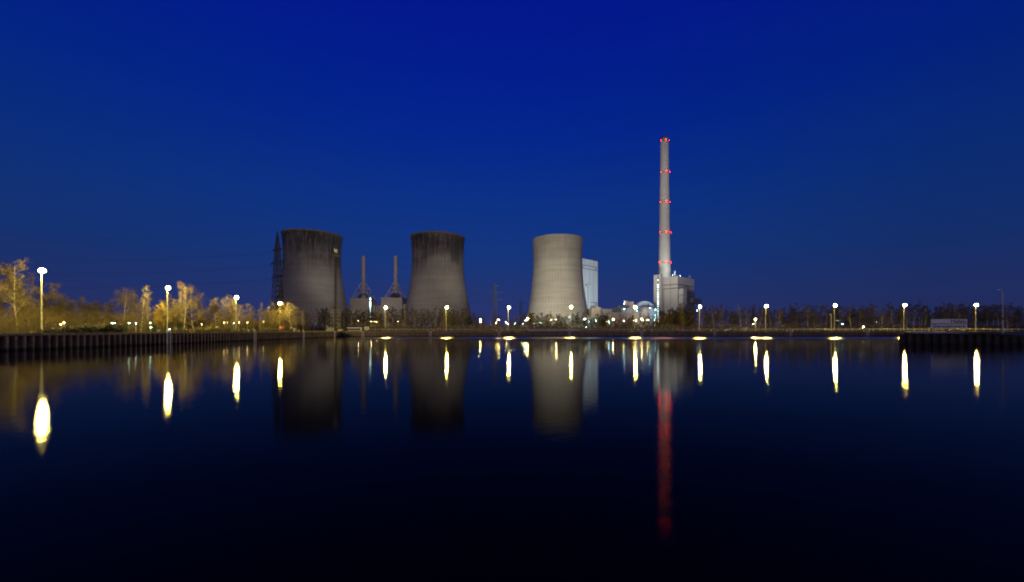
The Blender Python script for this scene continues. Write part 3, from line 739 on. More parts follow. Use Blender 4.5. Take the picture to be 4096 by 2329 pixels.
def corner_plant():
    Y = 186
    t = thing('transformer_station', 'small grey equipment cabinet under a steel frame at the foot of the radio mast', 'equipment')
    a, b = X(1305, Y), X(1339, Y)
    m = MB(); m.box((X(1303, Y), Y, QUAY - .06), (X(1308, Y), Y + 1, QUAY + 1.1)); m.build('cabinet', M['grey_box'], t)
    m = MB(); m.box((X(1310, Y), Y, QUAY - .06), (X(1325, Y), Y + 1.2, QUAY + 1.7)); m.build('cabinet', M['grey_box'], t)
    m = MB(); m.box((X(1327, Y), Y, QUAY - .06), (X(1332, Y), Y + 1, QUAY + 1.3)); m.build('cabinet', M['grey_box'], t)
    m = MB()
    for x in (a, (a + b) / 2, b):
        for y in (Y - .3, Y + 2): m.tube((x, y, QUAY - .06), (x, y, QUAY + 2.6), .06, n=5)
    m.box((a - .1, Y - .4, QUAY + 2.55), (b + .1, Y + 2.1, QUAY + 2.7)); m.build('canopy_frame', M['lattice'], t)
    m = MB(); m.box((a + .1, Y - .42, QUAY + 1.9), (a + 1.1, Y - .34, QUAY + 2.5)); m.build('sign_plate', M['grey_box'], t)
    t = thing('container', 'small yellow skip with a flat white lid at the corner of the basin', 'container')
    Y = 184; a, b = X(1352, Y), X(1367, Y); m = MB()
    m.v = [(a + .15, Y, QUAY), (b - .15, Y, QUAY), (b - .15, Y + 1.2, QUAY), (a + .15, Y + 1.2, QUAY), (a, Y - .1, QUAY + .75), (b, Y - .1, QUAY + .75), (b, Y + 1.3, QUAY + .75), (a, Y + 1.3, QUAY + .75)]
    m.f = [(0,1,5,4), (1,2,6,5), (2,3,7,6), (3,0,4,7), (4,5,6,7), (0,3,2,1)]; m.build('body', M['yellow_paint'], t)
    m = MB(); m.box((a - .05, Y - .15, QUAY + .755), (X(1374, Y), Y + 1.3, QUAY + .84)); m.build('lid', M['white_paint'], t)
    # long low cabin with a white roof
    Y = 187; a, b = X(1388, Y), X(1441, Y); h = 1.62
    t = thing('site_cabin', 'long low glazed cabin with a rounded white roof on the far quay', 'cabin')
    m = MB(); m.box((a, Y, QUAY - .06), (b, Y + 2.2, QUAY + .35)); m.build('base', M['grey_box'], t)
    for k in range(6):
        x0 = a + .1 + (b - a - .1) * k / 6; x1 = a + (b - a) * (k + 1) / 6 - .12; m = MB(); m.box((x0, Y + .05, QUAY + .37), (x1, Y + .1, QUAY + h - .3)); w = m.build('window', M['glass'], t)
        m = MB(); m.box((x1 + .01, Y, QUAY + .36), (x1 + .11, Y + .12, QUAY + h - .3)); m.build('frame', M['white_paint'], w)
    m = MB(); m.box((a + .02, Y + .2, QUAY + .352), (b - .02, Y + 2.1, QUAY + h - .3)); m.build('wall', M['grey_box'], t)
    m = MB(); n = 6
    for x in (a - .1, b + .1):
        for i in range(n + 1):
            q = PI * i / n; m.v.append((x, Y + 1.1 - 1.25 * math.cos(q), QUAY + h - .3 + .36 * math.sin(q)))
    for i in range(n): m.f.append((i, i + 1, n + 2 + i, n + 1 + i))
    m.f += [tuple(range(n + 1)), tuple(range(n + 1, 2*n + 2))]; m.build('roof', M['white_paint'], t)
    t = thing('kiosk', 'small white kiosk beside the long low cabin, over a ladder', 'kiosk')
    Y = 185; a, b = X(1457, Y), X(1472, Y)
    m = MB(); m.box((a, Y, QUAY + .55), (b, Y + 1.2, QUAY + 1.9)); m.build('cabinet', M['white_paint'], t)
    m = MB(); m.box((a - .1, Y - .1, QUAY + 1.9), (b + .1, Y + 1.3, QUAY + 2.0)); m.build('roof', M['white_paint'], t)
    for x in (a + .1, b - .1):
        m = MB(); m.box((x - .05, Y + .1, QUAY - .06), (x + .05, Y + .2, QUAY + .55)); m.build('leg', M['dark_steel'], t)
    m = MB(); m.box((a + .4, Y - .03, QUAY + .9), (b - .4, Y - .002, QUAY + 1.6)); m.build('panel', M['grey_box'], t)
    # dark heap at the water corner
    rng = random.Random(5); m = MB(); n = 18; c = Vector((X(1380, 178), 178.2, 0)); hh = 2.35
    for j in range(6):
        f = j / 5
        for i in range(n):
            a = 2*PI*i/n; rr_ = (1 - f) * (1 + rng.uniform(-.12, .12)); m.v.append((c.x + 2.6*rr_*math.cos(a) - f * .9, c.y + 1.6*rr_*math.sin(a) + .8 * f, -.3 + (hh + .3) * f ** .9 + rng.uniform(-.1, .1)))
    for j in range(5):
        for i in range(n): m.f.append((j*n+i, j*n+(i+1)%n, (j+1)*n+(i+1)%n, (j+1)*n+i))
    tag(m.build('rubble_heap', M['rubble']), 'black conical heap rising from the water at the basin corner', 'heap')
corner_plant()
def red_box(px, py0, py1, w, Y, label, mat, post=True):
    a = at(px, py0, Y); b = at(px, py1, Y); t = thing('hose_box', label, 'box', (a.x, Y, QUAY - .06))
    z0, z1 = b.z - QUAY + .06, a.z - QUAY + .06
    m = MB(); m.box((-w, -.2, z0), (w, .2, z1)); m.build('cabinet', mat, t)
    m = MB(); m.box((-w - .04, -.24, z1), (w + .04, .24, z1 + .06)); m.build('lid', mat, t)
    for s in (-1, 1):
        m = MB(); m.box((s * w * .7 - .04, -.04, 0), (s * w * .7 + .04, .04, z0)); m.build('leg', M['dark_steel'], t)
red_box(1756.5, 1311, 1319, .55, 187, 'red hose box on legs before the middle cooling tower', M['red_paint'])
red_box(2714, 1310.5, 1319, .45, 187, 'dark red hose box on legs before the block under the great chimney', M['red_paint'])
def marker(px, py0, Y, label, mat):
    a = at(px, py0, Y); t = thing('marker_post', label, 'post', (a.x, Y, QUAY - .06)); h = a.z - QUAY
    m = MB(); m.tube((0, 0, 0), (0, 0, h), .09, n=8, cap=True); m.build('post', mat, t)
    m = MB(); m.tube((0, 0, h * .6), (0, 0, h * .8), .10, n=8, cap=True); m.build('sleeve', M['white_paint'], t)
marker(2731, 1310.5, 187, 'orange marker post beside the dark red hose box', M['orange_paint'])
marker(2975.5, 1310.5, 187, 'first of two white marker posts below the short yellow lamp', M['white_paint'])
marker(2984, 1310.5, 189, 'second of two white marker posts, beside a grey cabinet', M['white_paint'])
red_box(2990, 1311, 1319, .5, 189, 'grey cabinet on legs beside two white marker posts', M['grey_box'])
marker(3719, 1307, 150, 'orange post beside the frame of the white harbour sign', M['orange_paint'])
def boat_trailer():
    Y = 186; t = thing('boat_trailer', 'pale flat boat trailer parked on the far quay beyond the great chimney', 'trailer')
    a, b = X(2900, Y), X(2946, Y)
    m = MB(); m.box((a + 2.4, Y, QUAY + .42), (b, Y + 1.5, QUAY + .58)); m.box((a + .3, Y + .65, QUAY + .4), (a + 2.4, Y + .85, QUAY + .5)); m.build('frame', M['galv'], t)
    m = MB(); m.box((a + .2, Y + .1, QUAY), (a + .7, Y + .6, QUAY + .55)); m.box((a + 1.0, Y + .1, QUAY + .5), (a + 1.6, Y + .6, QUAY + .85)); m.build('winch', M['white_paint'], t)
    for x in (a + 3.2, b - 1.2):
        m = MB(); m.tube((x, Y - .12, QUAY + .26), (x, Y + .08, QUAY + .26), .3, n=14, cap=True); m.build('wheel', M['black'], t)
    m = MB(); m.tube((a + 2.6, Y + .4, QUAY + .55), (a + 2.7, Y + .4, QUAY + 1.75), .05, n=6); m.box((a + 2.6, Y + .3, QUAY + 1.15), (a + 3.7, Y + .5, QUAY + 1.35)); m.build('stern_post', M['white_paint'], t)
boat_trailer()

# ------------------------------------------------------------------ harbour sign
def harbour_sign():
    Y = 89; t = thing('harbour_sign', 'large two-panel white sign with dark lettering at the corner of the basin', 'sign')
    x0, x1 = X(3723, Y), X(3869, Y)
    rows = ((1277.0, 1294.3, 'Hafen'), (1297.0, 1313.6, 'Gersteinwerk'))
    tm = worn('sign_lettering', (.012, .012, .014), (.02, .02, .022), 4, .6)
    for a, b, txt in rows:
        za, zb = Z(b, Y), Z(a, Y)
        m = MB(); m.box((x0, Y, za), (x1, Y + .06, zb)); pn = m.build('panel', M['white_paint'], t)
        m = MB(); e = .05
        m.box((x0 - e, Y - .02, za - e), (x1 + e, Y + .09, za - .002)); m.box((x0 - e, Y - .02, zb + .002), (x1 + e, Y + .09, zb + e)); m.box((x0 - e, Y - .02, za - .001), (x0 - .002, Y + .09, zb + .001)); m.box((x1 + .002, Y - .02, za - .001), (x1 + e, Y + .09, zb + .001))
        m.build('border', M['dark_steel'], pn)
        cu = bpy.data.curves.new('lettering', 'FONT'); cu.body = txt; cu.align_x = 'RIGHT'; cu.size = 1.0; cu.extrude = .006; cu.offset = .022; cu.space_character = 1.06
        to = bpy.data.objects.new('lettering', cu); C.objects.link(to)
        bpy.context.view_layer.update()
        dg = bpy.context.evaluated_depsgraph_get(); me = bpy.data.meshes.new_from_object(to.evaluated_get(dg)); bpy.data.objects.remove(to)
        xs = [v.co.x for v in me.vertices]; ys = [v.co.y for v in me.vertices]
        cap = .72 if txt == 'Hafen' else .75
        H = zb - za; base = za + H * .17; want = (X(3863, Y) - X(3803.5, Y)) if txt == 'Hafen' else (X(3863, Y) - X(3731, Y))
        sx = want / (max(xs) - min(xs)); sz = H * .70 / (max(ys) - 0)
        for v in me.vertices: v.co = Vector((X(3863, Y) + (v.co.x - max(xs)) * sx, Y - .012 - v.co.z, base + v.co.y * sz))
        me.materials.append(tm); o = bpy.data.objects.new('lettering', me); C.objects.link(o); o.parent = pn
    for px in (3727, 3785, 3796, 3826, 3868):
        m = MB(); x = X(px, Y); m.box((x - .07, Y + .095, QUAY - .06), (x + .07, Y + .22, Z(1277 if px != 3785 else 1297, Y))); m.build('post', M['dark_steel'], t)
harbour_sign()

# ------------------------------------------------------------------ yard lamps beyond the far trees
def make_yard_lamp(mat, r, wide):
    t = thing('yard_lamp', '', 'lamp', group='small lamps lit around the power station yard')
    m = MB(); m.tube((0, 0, -14), (0, 0, -.05), .09, .06, 6); m.build('pole', M['galv'], t)
    m = MB(); m.lathe([(0, r * .5), (r * .8, r * .35), (r * 1.1, 0), (r * .95, 0)], 10); h = m.build('lamp_hood', M['dark_steel'], t); h.scale = (wide, 1, 1)
    m = MB(); m.lathe([(r * .95, -.005), (r * .7, -r * .6), (0, -r * .95)], 7); g = m.build('lamp_glass', mat, t); g.scale = (wide, 1, 1)
    return t
protos = {k: make_yard_lamp(M[mt], r, w) for k, mt, r, w in (('s', 'sodium_small', .26, 1), ('S', 'sodium_big', .42, 1.2), ('t', 'tubelight', .26, 3), ('c', 'cool', .22, 1), ('C', 'cool_big', .30, 1.2), ('g', 'green', .13, 1.2), ('l', 'low_sodium', .15, 1), ('m', 'low_cool', .13, 1.2))}
used = set()
yard = [(1432, 1285, 262, 't'), (1485, 1284, 275, 's'), (1498, 1284, 270, 'S'), (1506, 1287, 280, 's'), (1592, 1285, 268, 's'),
        (1921, 1278, 276, 'S'), (1922, 1290, 272, 's'), (1983, 1291, 274, 's'), (1994, 1277, 278, 'S'), (2025, 1290, 320, 's'), (2032, 1295, 300, 'c'), (2060, 1294, 320, 'c'), (2084, 1288, 310, 's'), (2093, 1295, 295, 'C'),
        (2103, 1281, 292, 'S'), (2109, 1276, 300, 'S'), (2137, 1291, 320, 'c'), (2163, 1291, 330, 'c'), (2205, 1281, 290, 's'), (2225, 1276, 305, 'S'), (2340, 1277, 296, 'S'), (2344, 1307, 318, 'c'), (2357, 1284, 322, 'C'), (2383, 1283, 322, 'C'),
        (2399, 1289, 330, 'c'), (2405, 1282, 300, 's'), (2425, 1285, 330, 's'), (2436, 1289, 320, 'C'), (2453, 1277, 318, 'S'), (2495, 1284, 330, 's'), (2534, 1282, 300, 's'), (2545, 1282, 308, 's'), (2567, 1276, 318, 'S'), (2574, 1282, 322, 's'), (2589, 1281, 330, 's'), (2594, 1281, 335, 's'),
        (2618, 1280, 335, 's'), (2636, 1285, 335, 's'), (2662, 1279, 340, 's'), (2669, 1279, 345, 's'), (2788, 1242, 400, 'C'),
        (3007, 1298, 300, 'g'), (3014, 1296, 300, 'c'), (3348, 1285, 300, 'c'), (3355, 1285, 300, 'c'), (3370, 1296, 300, 'c'), (3446, 1288, 310, 'g'), (3497, 1288, 310, 'g'), (3506, 1288, 312, 'g'), (3453, 1307, 240, 's')]
roof_l = [(2496, 1214, 441, 'c'), (2497, 1237, 427, 'C'), (2548, 1242, 424, 'C'), (2566, 1236, 438, 'C'), (2600, 1231, 428, 'C'), (2622, 1239, 424, 'C'), (2621, 1260.5, 423, 'C'), (2622, 1270, 423, 'C')]
left_l = [(243, 1297, 150, 's'), (256, 1290, 150, 's'), (350, 1312, 140, 'c'), (449, 1293, 170, 'g'), (459, 1293, 172, 'g'), (516, 1292, 175, 'g'), (543, 1294, 175, 'C'), (601, 1292, 180, 'g'), (604, 1310, 170, 'g'), (639, 1317, 160, 'c'), (678, 1317, 150, 'C'), (745, 1317, 170, 'g'), (807, 1298, 180, 'S'),
          (897, 1290, 215, 's'), (908, 1291, 215, 's'), (935, 1292, 220, 'c'), (957, 1290, 225, 's'), (989, 1291, 230, 's'), (1054, 1288, 240, 's'), (1068, 1286, 240, 'S')]
kindname = {'s': 'small warm lamp', 'S': 'bright warm lamp', 't': 'wide warm tube lamp', 'c': 'small cool lamp', 'C': 'bright cool lamp', 'g': 'tiny greenish lamp', 'l': 'tiny warm lamp', 'm': 'tiny cool lamp'}
YARD = {}
def place_lamps(lst, where, on_roof=False):
    secs = {}
    for px, py, Y, k in sorted(lst):
        i = sum(1 for l in LAMPS if l[0] < px); secs.setdefault((i, k), []).append((px, py, Y, k))
    for (i, k), ls in secs.items():
        for j, (px, py, Y, _) in enumerate(ls):
            p = at(px, py, Y)
            if k not in used: t = protos[k]; used.add(k)
            else: t = copy_tree(protos[k])
            t.location = p
            if i == 0: span = 'before the first tall quay lamp'
            elif i >= 14: span = 'past the last tall quay lamp'
            else: span = f'between the {ORD[i]} and {ORD[i+1]} tall quay lamps'
            only = 'the' if len(ls) == 1 else ORD[j + 1]
            t['label'] = f'{only} {kindname[k]} {where} {span}'
            YARD[(px, py)] = t
    return
place_lamps(yard, 'behind trees'); place_lamps(roof_l, 'on the turbine hall'); place_lamps([(2689, 1101, 490.7, 'c'), (2722, 1103, 499, 'c')], 'on the block roof'); left_l = [(px, py, 95.4 / ((2048 - px) / F - .095) * 1.005, {'s': 'l', 'S': 'l', 'c': 'm', 'C': 'm', 'g': 'g'}[k]) for px, py, Y, k in left_l]
place_lamps(left_l, 'low in trees')

def flood(key, target, watts, col, cone, blend=.6, size=.5, off=(0, .6, .3)):
    """a spot added at a standing lamp to brighten a tower"""
    t = YARD[key]; l = bpy.data.lights.new('beam', 'SPOT'); l.energy = watts; l.color = col; l.spot_size = math.radians(cone); l.spot_blend = blend; l.shadow_soft_size = size
    o = bpy.data.objects.new('beam', l); C.objects.link(o); o.parent = t
    d = Vector(target) - t.location - Vector(off); o.rotation_euler = d.to_track_quat('-Z', 'Y').to_euler(); o.location = off
WARM = (1, .91, .70); NEUT = (1, .93, .80); COOLC = (.66, .87, 1)
t3 = T3.location; t1 = T1.location; t2 = T2.location
flood((1994, 1277), (t3.x - 8, t3.y, 52), 3.4e5, WARM, 62, .9)
flood((2109, 1276), (t3.x, t3.y, 62), 3.0e5, WARM, 60, .9)
flood((2225, 1276), (t3.x, t3.y, 50), 2.1e5, WARM, 66, .9)
flood((1921, 1278), (t2.x + 8, t2.y, 62), 2.4e5, (1, .88, .7), 40, .9)
flood((2103, 1281), (t2.x + 16, t2.y, 66), 3.0e5, (1, .9, .72), 24, 1)
flood((1498, 1284), (t1.x + 14, t1.y, 66), 3.6e5, (1, .92, .8), 22, 1)
flood((1485, 1284), (t1.x + 10, t1.y, 40), 0.5e5, WARM, 60, 1)
flood((1506, 1287), (X(1500, 480), 480, 62), 2.6e5, (1, .82, .66), 60, .9)
flood((2496, 1214), (X(2366, 548), 548, 60), 5.5e5, COOLC, 62, .7)
flood((2567, 1276), (X(2672, 486), 486, 38), 2.4e5, (1, .97, .88), 44, .9)
flood((2594, 1281), (X(2655, 530), 530, 135), 9e5, NEUT, 50, 1)
flood((2689, 1101), (X(2658, 530), 530, 104), 5.5e4, (.92, 1, .94), 150, 1, off=(0, .3, .6))
flood((2495, 1284), (X(2658, 530), 530, 235), 11e5, (1, .88, .72), 24, 1)

# ------------------------------------------------------------------ trees
def grow(seed, H, style):
    """returns trunk-and-limb segments and twig segments of a leafless tree"""
    R = random.Random(seed); big = []; fine = []
    def rv(): return Vector((R.gauss(0, 1), R.gauss(0, 1), R.gauss(0, 1)))
    def limb(p, d, L, r, segs, lift, wob, out, rend=.25):
        pts = [(p.copy(), r)]
        for i in range(segs):
            d = (d + rv() * wob + Vector((0, 0, lift))).normalized(); p = p + d * (L / segs)
            r2 = r * (1 - (1 - rend) * (i + 1) / segs); out.append((pts[-1][0], p.copy(), pts[-1][1], r2)); pts.append((p.copy(), r2))
        return pts, d
    def along(pts, u):
        k = u * (len(pts) - 1); i = min(int(k), len(pts) - 2); f = k - i
        return pts[i][0].lerp(pts[i+1][0], f), pts[i][1] * (1 - f) + pts[i+1][1] * f, (pts[i+1][0] - pts[i][0]).normalized()
    stems = {'birch': 1, 'tall': 1, 'weep': 1, 'round': 5, 'thin': 1, 'multi': 3, 'spread': 1}[style]
    for s in range(stems):
        a = R.uniform(0, 2*PI); lean = {'birch': .10, 'tall': .06, 'weep': .05, 'round': .42, 'thin': .12, 'multi': .22, 'spread': .22}[style]
        d = Vector((math.cos(a) * lean, math.sin(a) * lean, 1)).normalized()
        Hs = H * (1 if stems == 1 else R.uniform(.8, 1.0)); r0 = H * {'birch': .0105, 'tall': .0115, 'weep': .0105, 'round': .007, 'thin': .007, 'multi': .0085, 'spread': .015}[style]
        tp, _ = limb(Vector((R.uniform(-.3, .3) * (stems > 1), R.uniform(-.3, .3) * (stems > 1), -.1)), d, Hs, r0, 10, .05 if stems > 1 else .03, .05 if style != 'spread' else .09, big, .12)
        nb = {'birch': 20, 'tall': 24, 'weep': 20, 'round': 9, 'thin': 13, 'multi': 12, 'spread': 20}[style]
        for b in range(nb):
            u = .14 + .84 * (b + R.random()) / nb if style != 'round' else .18 + .80 * (b + R.random()) / nb
            if style in ('thin', 'birch'): u = .26 + .72 * (b + R.random()) / nb
            p, r, td = along(tp, min(u, .99)); a = R.uniform(0, 2*PI)
            el = {'birch': .9, 'tall': .75, 'weep': .7, 'round': 1.0, 'thin': 1.2, 'multi': .9, 'spread': .35}[style]
            dd = Vector((math.cos(a), math.sin(a), el * R.uniform(.5, 1.3))).normalized()
            L = Hs * {'birch': .26, 'tall': .27, 'weep': .27, 'round': .3, 'thin': .2, 'multi': .25, 'spread': .42}[style] * (1.15 - .75 * u) * R.uniform(.7, 1.25)
            bp, _ = limb(p, dd, L, r * .5, 4, .06, .16, big, .2)
            ns = 6 if style != 'spread' else 8
            for c in range(ns):
                u2 = .2 + .8 * (c + R.random()) / ns; p2, r2, bd = along(bp, min(u2, .99))
                d2 = (bd * .8 + rv() * .55 + Vector((0, 0, .25))).normalized(); L2 = L * R.uniform(.3, .55) * (1.2 - .6 * u2)
                sp, _ = limb(p2, d2, L2, max(r2 * .55, .013), 3, .08 if style != 'weep' else -.25, .2, fine, .4)
                nt = 5 if style != 'thin' else 4
                for e in range(nt):
                    u3 = .15 + .85 * (e + R.random()) / nt; p3, r3, sd = along(sp, min(u3, .99))
                    d3 = (sd * .8 + rv() * .5 + Vector((0, 0, .2 if style != 'weep' else -.5))).normalized(); L3 = L2 * R.uniform(.4, .8) + .15
                    if style == 'weep': L3 += R.uniform(.3, 1.2)
                    q, _ = limb(p3, d3, L3, .012, 2, .05 if style != 'weep' else -.45, .22, fine, .6)
                    for g in range(3):
                        p4, r4, qd = along(q, R.uniform(.2, .95)); d4 = (qd + rv() * .5 + Vector((0, 0, .1 if style != 'weep' else -.6))).normalized()
                        fine.append((p4, p4 + d4 * (L3 * R.uniform(.35, .7) + .1), .010, .006))
    return big, fine
def make_tree(name, seed, H, style, tm, cm, leaves=0):
    big, fine = grow(seed, H, style)
    t = thing(name, '', 'tree')
    m = MB()
    for p, q, a, b in big: m.tube(p, q, max(a, .014), max(b, .010), 6 if a > .06 else 4)
    m.build('trunk', tm, t, True)
    m = MB()
    for p, q, a, b in fine: m.tube(p, q, a, b, 3)
    if leaves:
        R = random.Random(seed + 9)
        for k in range(leaves):
            p, q, _, _ = R.choice(fine); c = Vector(p).lerp(Vector(q), R.random())
            u = Vector((R.gauss(0, 1), R.gauss(0, 1), R.gauss(0, 1))).normalized(); v = u.cross(Vector((R.gauss(0, 1), R.gauss(0, 1), R.gauss(0, 1)))).normalized(); s = R.uniform(.05, .11)
            m.face([c - u * s, c + v * s * .6, c + u * s, c - v * s * .6])
    m.build('crown', cm, t)
    return t
KIND = {  # prototypes: word used in the label, object name, height
    'a': ('pale trunked birch', make_tree('birch_tree', 11, 13, 'birch', M['birch'], M['pale_twig']), 13),
    'b': ('slender birch', make_tree('birch_tree', 12, 12, 'thin', M['birch'], M['twig']), 12),
    'c': ('broad bare tree', make_tree('bare_tree', 13, 13, 'spread', M['bark'], M['pale_twig']), 13),
    'd': ('many stemmed bare tree', make_tree('bare_tree', 14, 11, 'round', M['bark'], M['twig']), 11),
    'e': ('tall bare tree', make_tree('bare_tree', 15, 14, 'tall', M['bark'], M['twig']), 14),
    'f': ('drooping birch', make_tree('birch_tree', 16, 13, 'weep', M['birch'], M['twig']), 13),
    'g': ('forked bare tree', make_tree('bare_tree', 17, 12, 'multi', M['bark'], M['twig']), 12),
    'h': ('bushy bare tree', make_tree('bare_tree', 18, 9, 'round', M['bark'], M['pale_twig']), 9),
    'i': ('leaning birch', make_tree('birch_tree', 29, 13, 'spread', M['birch'], M['pale_twig']), 13),
    'j': ('dense bare tree', make_tree('bare_tree', 20, 13, 'tall', M['bark'], M['pale_twig']), 13),
    'y': ('yellow leaved tree', make_tree('leafy_tree', 21, 9, 'multi', M['bark'], M['gold_leaf'], 2600), 9)}
trees = []   # (px, Y, height, kind)
left_trees = [(70, 84, 15.5, 'a'), (20, 92, 16, 'c'), (-30, 90, 15, 'e'), (110, 96, 13, 'h'), (150, 104, 11.5, 'h'), (210, 100, 10, 'd'), (290, 106, 11.5, 'd'), (245, 124, 10, 'h'), (335, 116, 9.5, 'd'), (385, 120, 9.5, 'h'), (430, 112, 10, 'g'),
    (487, 112, 12.6, 'f'), (520, 122, 13, 'f'), (563, 110, 13.2, 'b'), (600, 116, 11.5, 'a'), (638, 116, 9.0, 'y'), (655, 130, 12, 'j'), (700, 122, 10.5, 'h'), (738, 122, 15.2, 'a'), (776, 126, 14.2, 'i'), (722, 145, 12, 'g'),
    (815, 134, 11, 'h'), (842, 140, 12, 'b'), (868, 146, 12.2, 'a'), (905, 138, 10.5, 'h'), (920, 150, 13.2, 'i'), (955, 152, 12.2, 'b'), (988, 156, 11, 'c'), (1012, 165, 10.5, 'j'), (1040, 160, 11.5, 'b'), (1066, 168, 10.5, 'h'), (1092, 172, 13, 'c'), (1110, 180, 11, 'h'),
    (1160, 182, 12.5, 'i'), (1140, 196, 10, 'd'), (1185, 200, 11, 'b'), (1215, 205, 12, 'a'), (1235, 212, 11, 'g'), (1258, 216, 11.5, 'b')]
rt = random.Random(77)
back = [(60, 130), (150, 135), (220, 140), (300, 138), (370, 146), (440, 150), (520, 150), (590, 156), (660, 160), (760, 165), (800, 160), (850, 172), (890, 176), (930, 180), (1000, 190), (1060, 196), (1100, 205)]
for px, Y in back: left_trees.append((px, Y, rt.uniform(9, 11.5) * (1 if px < 1000 else 1.05), rt.choice('dhgje')))
trees += left_trees
def belt(p0, p1, step, y0, y1, h0, h1, kinds):
    px = p0
    while px < p1:
        trees.append((px + rt.uniform(-step * .4, step * .4), rt.uniform(y0, y1), rt.uniform(h0, h1), rt.choice(kinds))); px += step
belt(1275, 1880, 15, 230, 244, 10.5, 14.5, 'bgbaegb')
belt(1290, 1880, 24, 246, 268, 12, 15.5, 'eajgd')
belt(1890, 2110, 19, 232, 252, 8.5, 12.5, 'bghg')
belt(2110, 2660, 11.5, 230, 254, 7.5, 12.5, 'gbedehg')
belt(2655, 2790, 9, 226, 262, 12.5, 15.5, 'dehgj')
belt(2790, 3480, 17, 228, 246, 10.5, 15.5, 'baigcdb')
belt(2800, 3500, 27, 240, 265, 13.5, 18, 'ejgda')
belt(3480, 4110, 19, 222, 240, 10.5, 15.5, 'biagib')
belt(3500, 4130, 29, 236, 262, 15, 19, 'ejgdc')
trees.sort(key=lambda q: q[0])
secs = {}
for q in trees:
    i = sum(1 for l in LAMPS if l[0] < q[0]); secs.setdefault(i, []).append(q)
usedk = set()
for i, ls in secs.items():
    per = {}
    for q in ls: per.setdefault(q[3], []).append(q)
    for k, qs in per.items():
        word, proto, H = KIND[k]
        for j, (px, Y, h, _) in enumerate(qs):
            if k in usedk: t = copy_tree(proto)
            else: t = proto; usedk.add(k)
            s = h / H; w = s * rt.uniform(.9, 1.12)
            t.location = (X(px, Y), Y, QUAY - .06); t.scale = (w, w, s); t.rotation_euler = (0, 0, rt.uniform(0, 2*PI))
            if px > 1270:
                for ch in t.children:
                    if ch.name.startswith('crown'): ch.material_slots[0].link = 'OBJECT'; ch.material_slots[0].material = M['dark_twig']  # far crowns take the twig colour with the dimness painted in
            if i == 0: span = 'before the first tall quay lamp'
            elif i >= 14: span = 'beyond the last tall quay lamp'
            else: span = f'between the {ORD[i]} and {ORD[i+1]} tall quay lamps'
            t['label'] = (f'{word} {span}' if len(qs) == 1 else f'{ORD[j+1]} {word} from the left {span}')
            t['group'] = 'leafless trees along the tree lined quay' if px < 1270 else 'leafless trees behind the far quay'
# a lone yellow tree needs no number
# undergrowth: uncounted stems between the trees
def undergrowth(name, n, place, hmin, hmax, seed, thick=1., mat='brush'):
    R = random.Random(seed); m = MB()
    for k in range(n):
        x, y = place(R); h = R.uniform(hmin, hmax) * R.uniform(.6, 1); a = R.uniform(0, 2*PI); ln = R.uniform(.05, .5) * h
        p = Vector((x, y, QUAY - .1)); q = p + Vector((math.cos(a) * ln * .3, math.sin(a) * ln * .3, h * .55)); e = q + Vector((math.cos(a) * ln, math.sin(a) * ln, h * .45))
        r = R.uniform(.014, .034) * thick; m.tube(p, q, r, r * .7, 3); m.tube(q, e, r * .7, r * .25, 3)
        for j in range(5):
            u = R.uniform(.15, .9); s = p.lerp(q, u * 2) if u < .5 else q.lerp(e, u * 2 - 1); b = R.uniform(0, 2*PI); L = h * R.uniform(.15, .35)
            t_ = s + Vector((math.cos(b) * L * .7, math.sin(b) * L * .7, L * R.uniform(.2, .9))); m.tube(s, t_, .012 * thick, .005 * thick, 3)
            for w in range(2):
                s2 = s.lerp(t_, R.uniform(.3, .9)); b2 = R.uniform(0, 2*PI); m.tube(s2, s2 + Vector((math.cos(b2) * L * .4, math.sin(b2) * L * .4, L * .35)), .009 * thick, .004 * thick, 3)
    tag(m.build(name, M[mat]), kind='stuff')
def pl_left(R):
    Y = R.uniform(60, 225); o = R.expovariate(1 / 9.0); return lx(Y) - 5.5 - o, Y
def pl_far(R):
    Y = 223 + R.expovariate(1 / 13.0); return R.uniform(-190, 330), Y
def pl_deep(R):
    Y = R.uniform(360, 425); return R.uniform(-460, 600), Y
undergrowth('distant_wood', 3800, pl_deep, 5, 8.5, 7, 5, 'brush_painted_dim')
undergrowth('undergrowth', 8500, pl_left, 1.5, 6.8, 3, 1.25)
def pl_yard(R):
    Y = R.uniform(266, 300); return X(R.uniform(1872, 2012), Y), Y
undergrowth('undergrowth', 900, pl_yard, 1.5, 4.2, 6, 1.8)
undergrowth('undergrowth', 12500, pl_far, 1.8, 4.6, 4, 1.7, 'brush_painted_dim')
# grass along the quay edges and the bank
def grass():
    R = random.Random(8); m = MB()
    def blade(x, y, z, h):
        a = R.uniform(0, 2*PI); w = R.uniform(.012, .03); dx, dy = math.cos(a) * w, math.sin(a) * w; b = R.uniform(-.4, .4) * h; c = R.uniform(-.4, .4) * h
        m.face([(x - dx, y - dy, z), (x + dx, y + dy, z), (x + b, y + c, z + h)])
    for k in range(9000):
        Y = R.uniform(50, 180); o = R.uniform(1.0, 16); blade(left_edge(Y) - o, Y, QUAY - .07, R.uniform(.08, .35))
    for k in range(7000):
        u = R.random(); q = CB.lerp(CC, u * .35); v = R.random()
        blade(q.x, q.y + .4 + v * 8, QUAY - .25 - min(1.9, u * 3.3) * (1 - v) ** 2 * .9 + .12, R.uniform(.12, .5))
    for k in range(5000): blade(R.uniform(-75, 190), R.uniform(182.5, 212), QUAY - .07, R.uniform(.1, .4))
    tag(m.build('grass', M['grass']), kind='stuff')
grass()
